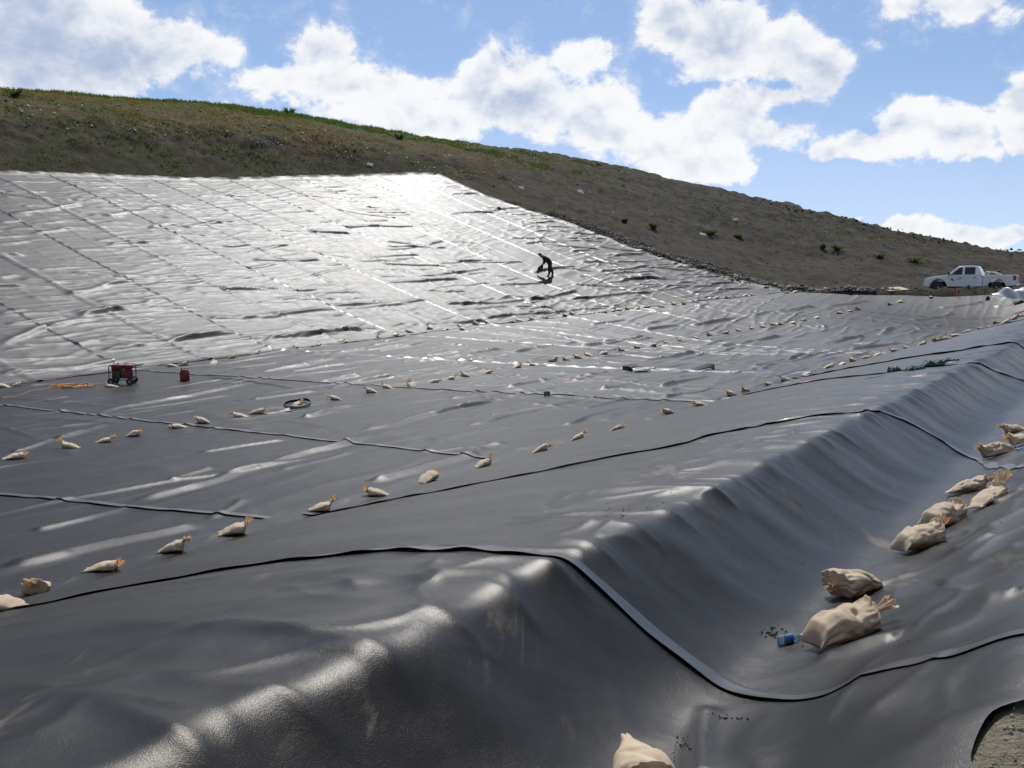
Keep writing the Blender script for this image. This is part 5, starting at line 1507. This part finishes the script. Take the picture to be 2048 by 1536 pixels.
for i in range(70):
    k = rr.uniform(.14, .32); o = link('rock', ROCKS[i % 8], M['rock']); o.location = (x[i], y[i], z[i] + k * .2); o.scale = (k,) * 3; o.rotation_euler = (rr.uniform(-.4, .4), rr.uniform(-.4, .4), rr.uniform(0, 6.28))
    tag(o, 'dark angular rock in the rubble bank beside the far slope', 'rock', 'rocks in the rubble bank')
# stones and clods all over the bare hill
N_ = 5200; az_ = np.radians(rr.uniform(-29, 31, N_)); d_ = rr.uniform(62, 121, N_); x = np.tan(az_) * d_ * .97; y = d_
ok = cell_mask(x, y) < -.8; x, y = x[ok], y[ok]; z = z_ground(x, y); sz = rr.uniform(.02, .07, len(x)) * (1 + 1.6 * (rr.rand(len(x)) > .975)) * (1 + .5 * sstep(5, 30, x))
az2 = np.array([ray(p, 500)[0] for p in rr.uniform(1500, 2100, 520)]); dd2 = rr.uniform(113, 119, 520)
x = np.concatenate([x, az2 * dd2]); y = np.concatenate([y, dd2]); z = np.concatenate([z, z_ground(az2 * dd2, dd2)]); sz = np.concatenate([sz, rr.uniform(.06, .30, 520) * rr.rand(520)])
o = scatter_mesh('clods', np.stack([x, y, z], 1), sz, M['rock'], 6, ico0); tag(o, 'stones and clods strewn over the bare hillside', 'stones', kind='stuff')
x, y, S = along(700, .70, .99, .3, 5.5, 1.0); z = z_ground(x, y)
o = scatter_mesh('clods', np.stack([x, y, z], 1), rr.uniform(.02, .10, len(x)), M['soil'], 7, ico0); tag(o, 'loose dirt clods on the bank in front of the pickup', 'dirt', kind='stuff')
SKY_R = [(1197, 329, .34, 'lone dark boulder on the skyline above the worker'), (1905, 489, .42, 'largest boulder on the skyline above the pickup'), (1870, 487, .28, 'boulder on the skyline left of the largest one above the pickup'), (1692, 441, .30, 'boulder on the skyline above the rubble bank end'), (1705, 445, .22, 'small boulder just right of another on the skyline'), (1840, 481, .25, 'leftmost of the boulders on the skyline above the pickup')]
for i, (px, py, k, lab) in enumerate(SKY_R):
    q = at(px, py, 117.5); o = link('boulder', ROCKS[i % 8], M['rock']); o.location = (q[0], q[1], GZ(q[0], q[1]) + .15); o.scale = (k * 1.3, k, k); o.rotation_euler = (.2 * i, .3, i)
    tag(o, lab, 'boulder', 'boulders on the skyline')
# gravel where the photographer stands
N_ = 2600; s_ = rr.uniform(2.0, 7.5, N_); n_ = .36 - rr.rand(N_) ** 1.2 * 2.2; x, y = xy(s_, n_); ok = cell_mask(x, y) < -.01; x, y = x[ok], y[ok]; z = z_ground(x, y)
o = scatter_mesh('gravel', np.stack([x, y, z], 1), rr.uniform(.004, .016, len(x)), M['stone'], 8, ico0); tag(o, 'fine tan gravel beyond the liner edge at the lower right', 'gravel', kind='stuff')
for i in range(36):
    s1 = rr.uniform(3.0, 5.2); n1_ = rr.uniform(-.5, .26); x, y = xy(s1, n1_); k = rr.uniform(.018, .042)
    o = link('stone', ROCKS[i % 8], M['stone']); o.location = (x, y, GZ(x, y) + k * .15); o.scale = (k * 1.2, k, k * .8); o.rotation_euler = (0, 0, rr.uniform(0, 6.28)); tag(o, 'small tan stone in the gravel at the lower right corner', 'stone', 'stones in the gravel')
# crumbs of soil on the sheet
pts = []; szs = []
for px, py, sx, sy, nn, k in [(1250, 1032, 60, 16, 34, .006), (1545, 1278, 28, 10, 30, .010), (1600, 1302, 40, 6, 14, .006), (1440, 1451, 50, 5, 26, .007), (1365, 1510, 22, 26, 34, .006), (1650, 1050, 200, 80, 30, .005), (1720, 1240, 60, 60, 14, .006), (900, 1250, 300, 100, 24, .004), (1340, 1010, 40, 20, 10, .005), (1790, 1300, 30, 10, 16, .005), (1520, 1120, 120, 60, 20, .005), (1960, 1090, 50, 60, 14, .005)]:
    for _ in range(nn):
        try: q = hit(px + rr.normal() * sx * .5, py + rr.normal() * sy * .5, n=700, d1=60)
        except ValueError: continue
        if sn(q[0], q[1])[1] > 10: continue
        pts.append((q[0], q[1])); szs.append(k * rr.uniform(.4, 1.5))
P_ = np.array(pts); z = zl(P_[:, 0], P_[:, 1], 'berm') + .035
o = scatter_mesh('soil_crumbs', np.stack([P_[:, 0], P_[:, 1], z], 1), szs, M['soil'], 9, ico0, .15); tag(o, 'crumbs of dark soil scattered over the near sheet', 'dirt', kind='stuff')

# ------------------------------------------------------------------ litter, weeds and grass on the hill
GF = lambda x, y: z_ground(np.asarray(x, float), np.asarray(y, float))
LIT = []
for i in range(150):
    px = rr.uniform(0, 1000); py = np.interp(px, [0, 160, 330, 500, 620, 750, 870, 1000], [190, 200, 210, 222, 246, 266, 284, 300]) + 8 + rr.rand() ** .7 * 55
    LIT.append((px, py))
for i in range(30): 
    px = rr.uniform(1000, 1700); LIT.append((px, np.interp(px, [1000, 1300, 1560, 1700], [300, 352, 410, 444]) + rr.uniform(8, 90)))
vs = []; fs = []
for px, py in LIT:
    try: q = hit(px, py, GF, 58, 130, 500)
    except ValueError: continue
    k = rr.uniform(.03, .10); a = rr.uniform(0, 6.28); o_ = len(vs)
    for u, v, h in ((-1, -.6, .02), (1, -.5, .1), (.8, .7, .35), (-.9, .5, .9), (0, 0, 1.0)):
        vs.append((q[0] + k * (u * math.cos(a) - v * math.sin(a)), q[1] + k * (u * math.sin(a) + v * math.cos(a)), q[2] + .02 + k * h))
    fs += [(o_, o_ + 1, o_ + 4), (o_ + 1, o_ + 2, o_ + 4), (o_ + 2, o_ + 3, o_ + 4), (o_ + 3, o_, o_ + 4)]
b = MB(); b.add(vs, fs); o = b.build('litter', M['litter']); tag(o, 'specks of white litter strewn over the grassy hilltop', 'litter', kind='stuff')
for i, (px, py, k, lab) in enumerate([(1161, 385, .6, 'white plastic bag on the brown hillside above the slope edge'), (1406, 470, .6, 'white plastic bag beside a green weed on the right hillside'), (1471, 440, .5, 'flat white plastic scrap on the hillside under the skyline'), (1042, 377, .5, 'small white plastic scrap left of the bag on the brown hillside'), (740, 330, .5, 'pale plastic scrap at the top right of the bank')]):
    crumple('plastic_bag', px, py, 'ground', (k, k * .7, k * .45), M['litter'], lab, 'plastic bag', 'plastic bags on the hillside', 50 + i)

def leaf_mat(name, c1, c2):
    m, t, b = new_mat(name); oi = t.node('ShaderNodeTexCoord')
    t.put(b.inputs['Base Color'], t.mix(t.ramp(t.noise(oi.outputs['Object'], 1.2, 3, .6), .3, .7), c1, c2)); b.inputs['Roughness'].default_value = .7; b.inputs['Specular IOR Level'].default_value = .2
    tr_ = t.node('ShaderNodeBsdfTranslucent'); tr_.inputs[0].default_value = (*[min(1, v * 1.7) for v in c2], 1); mx = t.node('ShaderNodeMixShader'); mx.inputs[0].default_value = .45
    out = [n for n in m.node_tree.nodes if n.type == 'OUTPUT_MATERIAL'][0]; t.l.new(b.outputs[0], mx.inputs[1]); t.l.new(tr_.outputs[0], mx.inputs[2]); t.l.new(mx.outputs[0], out.inputs[0]); return m
M['weed'] = leaf_mat('weed_leaf', (.030, .050, .012), (.070, .105, .024))
M['shrub'] = leaf_mat('shrub_leaf', (.045, .062, .018), (.090, .118, .034))
M['straw'] = leaf_mat('dry_grass', (.085, .062, .018), (.17, .125, .035))
M['stalk'] = simple_mat('weed_stalk', (.06, .065, .025), .8)
def blades(px_lo, px_hi, lo, hi, count, h_lo, h_hi, seed, clump=.6, fade=0.0, bias=0.0):
    """tufts of blades on the hill between two pixel heights below the skyline; a tuft is seven triangles"""
    r = np.random.RandomState(seed); V = []; F = []; n = 0
    sx = [p[0] for p in SKYLINE]; sy = [p[1] for p in SKYLINE]; sd_ = [p[2] for p in SKYLINE]
    cand = []
    for i in range(count):
        px = r.uniform(px_lo, px_hi); top = np.interp(px, sx, sy); u, _ = ray(px, top)
        d = np.interp(px, sx, sd_); cand.append((px, u, d))
    cand = np.array(cand); fr = r.rand(count) ** 1.1
    dd = cand[:, 2] * (hi + (lo - hi) * fr); x = cand[:, 1] * dd; y = dd
    keep = fbm(x * .22, y * .22, 3, seed) + fade * sstep(350, px_hi, cand[:, 0]) * -1.0 + bias > (r.rand(count) - .5) * clump
    x, y = x[keep], y[keep]; ok = cell_mask(x, y) < -.5; x, y = x[ok], y[ok]; z = z_ground(x, y)
    m = len(x); nb = 6
    a = r.uniform(0, 6.28, (m, nb)); h = r.uniform(h_lo, h_hi, (m, 1)) * r.uniform(.6, 1.1, (m, nb)); sp = r.uniform(.05, .35, (m, nb)) * h; off = r.uniform(0, .12, (m, nb)); a2 = r.uniform(0, 6.28, (m, nb))
    bx = x[:, None] + np.cos(a2) * off; by = y[:, None] + np.sin(a2) * off; wd = .030
    p0 = np.stack([bx - np.sin(a) * wd, by + np.cos(a) * wd, np.broadcast_to(z[:, None] - .03, bx.shape)], -1); p1 = np.stack([bx + np.sin(a) * wd, by - np.cos(a) * wd, np.broadcast_to(z[:, None] - .03, bx.shape)], -1)
    p2 = np.stack([bx + np.cos(a) * sp, by + np.sin(a) * sp, z[:, None] + h], -1)
    V = np.stack([p0, p1, p2], 2).reshape(-1, 3); F = np.arange(len(V)).reshape(-1, 3); return V, F
V1, F1 = blades(-60, 1250, .90, 1.012, 26000, .10, .40, 61, 1.2, 1.0, .25)
o = link('grass', mesh_from('grass', V1, F1, False), M['weed']); tag(o, 'green weeds and grass along the crest of the hill', 'grass', kind='stuff')
V1, F1 = blades(-60, 1200, .76, .965, 17000, .06, .22, 62, 1.0, 1.0, .1)
o = link('dry_grass', mesh_from('dry_grass', V1, F1, False), M['straw']); tag(o, 'yellowed dry grass in a band below the green crest', 'grass', kind='stuff')
V1, F1 = blades(-60, 900, .60, .78, 8000, .05, .20, 64, .7)
o = link('bank_weeds', mesh_from('bank_weeds', V1, F1, False), M['weed']); tag(o, 'dull green weeds on the dark earth bank above the liner', 'weeds', kind='stuff')
V1, F1 = blades(950, 1950, .86, 1.01, 2600, .05, .20, 63, .25)
o = link('sparse_weeds', mesh_from('sparse_weeds', V1, F1, False), M['weed']); tag(o, 'sparse low weeds on the bare right side of the hill', 'weeds', kind='stuff')

def shrub(px, py, w_, h_, lab, seed, mat='shrub'):
    for k in range(12):
        try: q = hit(px, py + 3 * k, GF, 58, 135, 1200); break
        except ValueError: pass
    root = empty('shrub', (q[0], q[1], q[2] - .05)); r = random.Random(seed)
    vs = []; fs = []; st = MB()
    for i in range(26):
        a = r.uniform(0, 6.28); ln = h_ * r.uniform(.6, 1.05); tip = (math.cos(a) * w_ * .5 * r.uniform(.3, 1), math.sin(a) * w_ * .5 * r.uniform(.3, 1), ln)
        st.tube([(0, 0, 0), (tip[0] * .35, tip[1] * .35, ln * .55), tip], [.012, .008, .003], 4)
        for k in range(44):
            t_ = r.uniform(.15, 1.05); c = (tip[0] * t_ ** 1.4 + r.gauss(0, .05), tip[1] * t_ ** 1.4 + r.gauss(0, .05), ln * t_ + r.gauss(0, .05))
            e1 = Vector((r.gauss(0, 1), r.gauss(0, 1), r.gauss(0, .6))).normalized() * r.uniform(.05, .10); e2 = e1.cross(Vector((r.gauss(0, 1), r.gauss(0, 1), r.gauss(0, 1)))).normalized() * r.uniform(.02, .045)
            o_ = len(vs); cc = Vector(c); vs += [tuple(cc - e1), tuple(cc + e2), tuple(cc + e1), tuple(cc - e2)]; fs.append((o_, o_ + 1, o_ + 2, o_ + 3))
    st.build('stem', M['stalk'], root); b = MB(); b.add(vs, fs); b.build('foliage', M[mat], root); tag(root, lab, 'shrub', 'weeds on the hillside'); return root
for i, (px, py, w_, h_, lab) in enumerate([(1307, 458, 1.3, .6, 'green weed on the right hillside, left of the white bag'), (1420, 470, 1.5, .5, 'green weed right beside the white bag on the right hillside'), (1476, 477, 1.1, .45, 'low yellowish weed right of the white bag'), (1675, 500, 1.7, .55, 'broad green weed halfway down the hillside left of the pickup'), (1646, 498, .7, .5, 'smaller green weed left of the broad one'),
    (1760, 517, 1.6, .45, 'low green weed patch above the plywood board'), (1830, 523, 1.6, .40, 'low green weed patch above the nose of the pickup'), (28, 192, 2.4, .62, 'bushiest green weed on the skyline at the left edge'), (578, 226, 1.8, .62, 'green weed on the skyline above the middle of the bank'), (800, 277, 2.0, .42, 'green weed on the falling part of the skyline'), (1250, 446, .6, .4, 'small green weed left of others on the right hillside')]):
    shrub(px, py, w_, h_, lab, 700 + i)
print('tris', sum(len(o.data.loop_triangles) if o.data.loop_triangles else sum(len(p.vertices) - 2 for p in o.data.polygons) for o in SC.objects if o.type == 'MESH' and len(o.data.polygons) < 4000) )
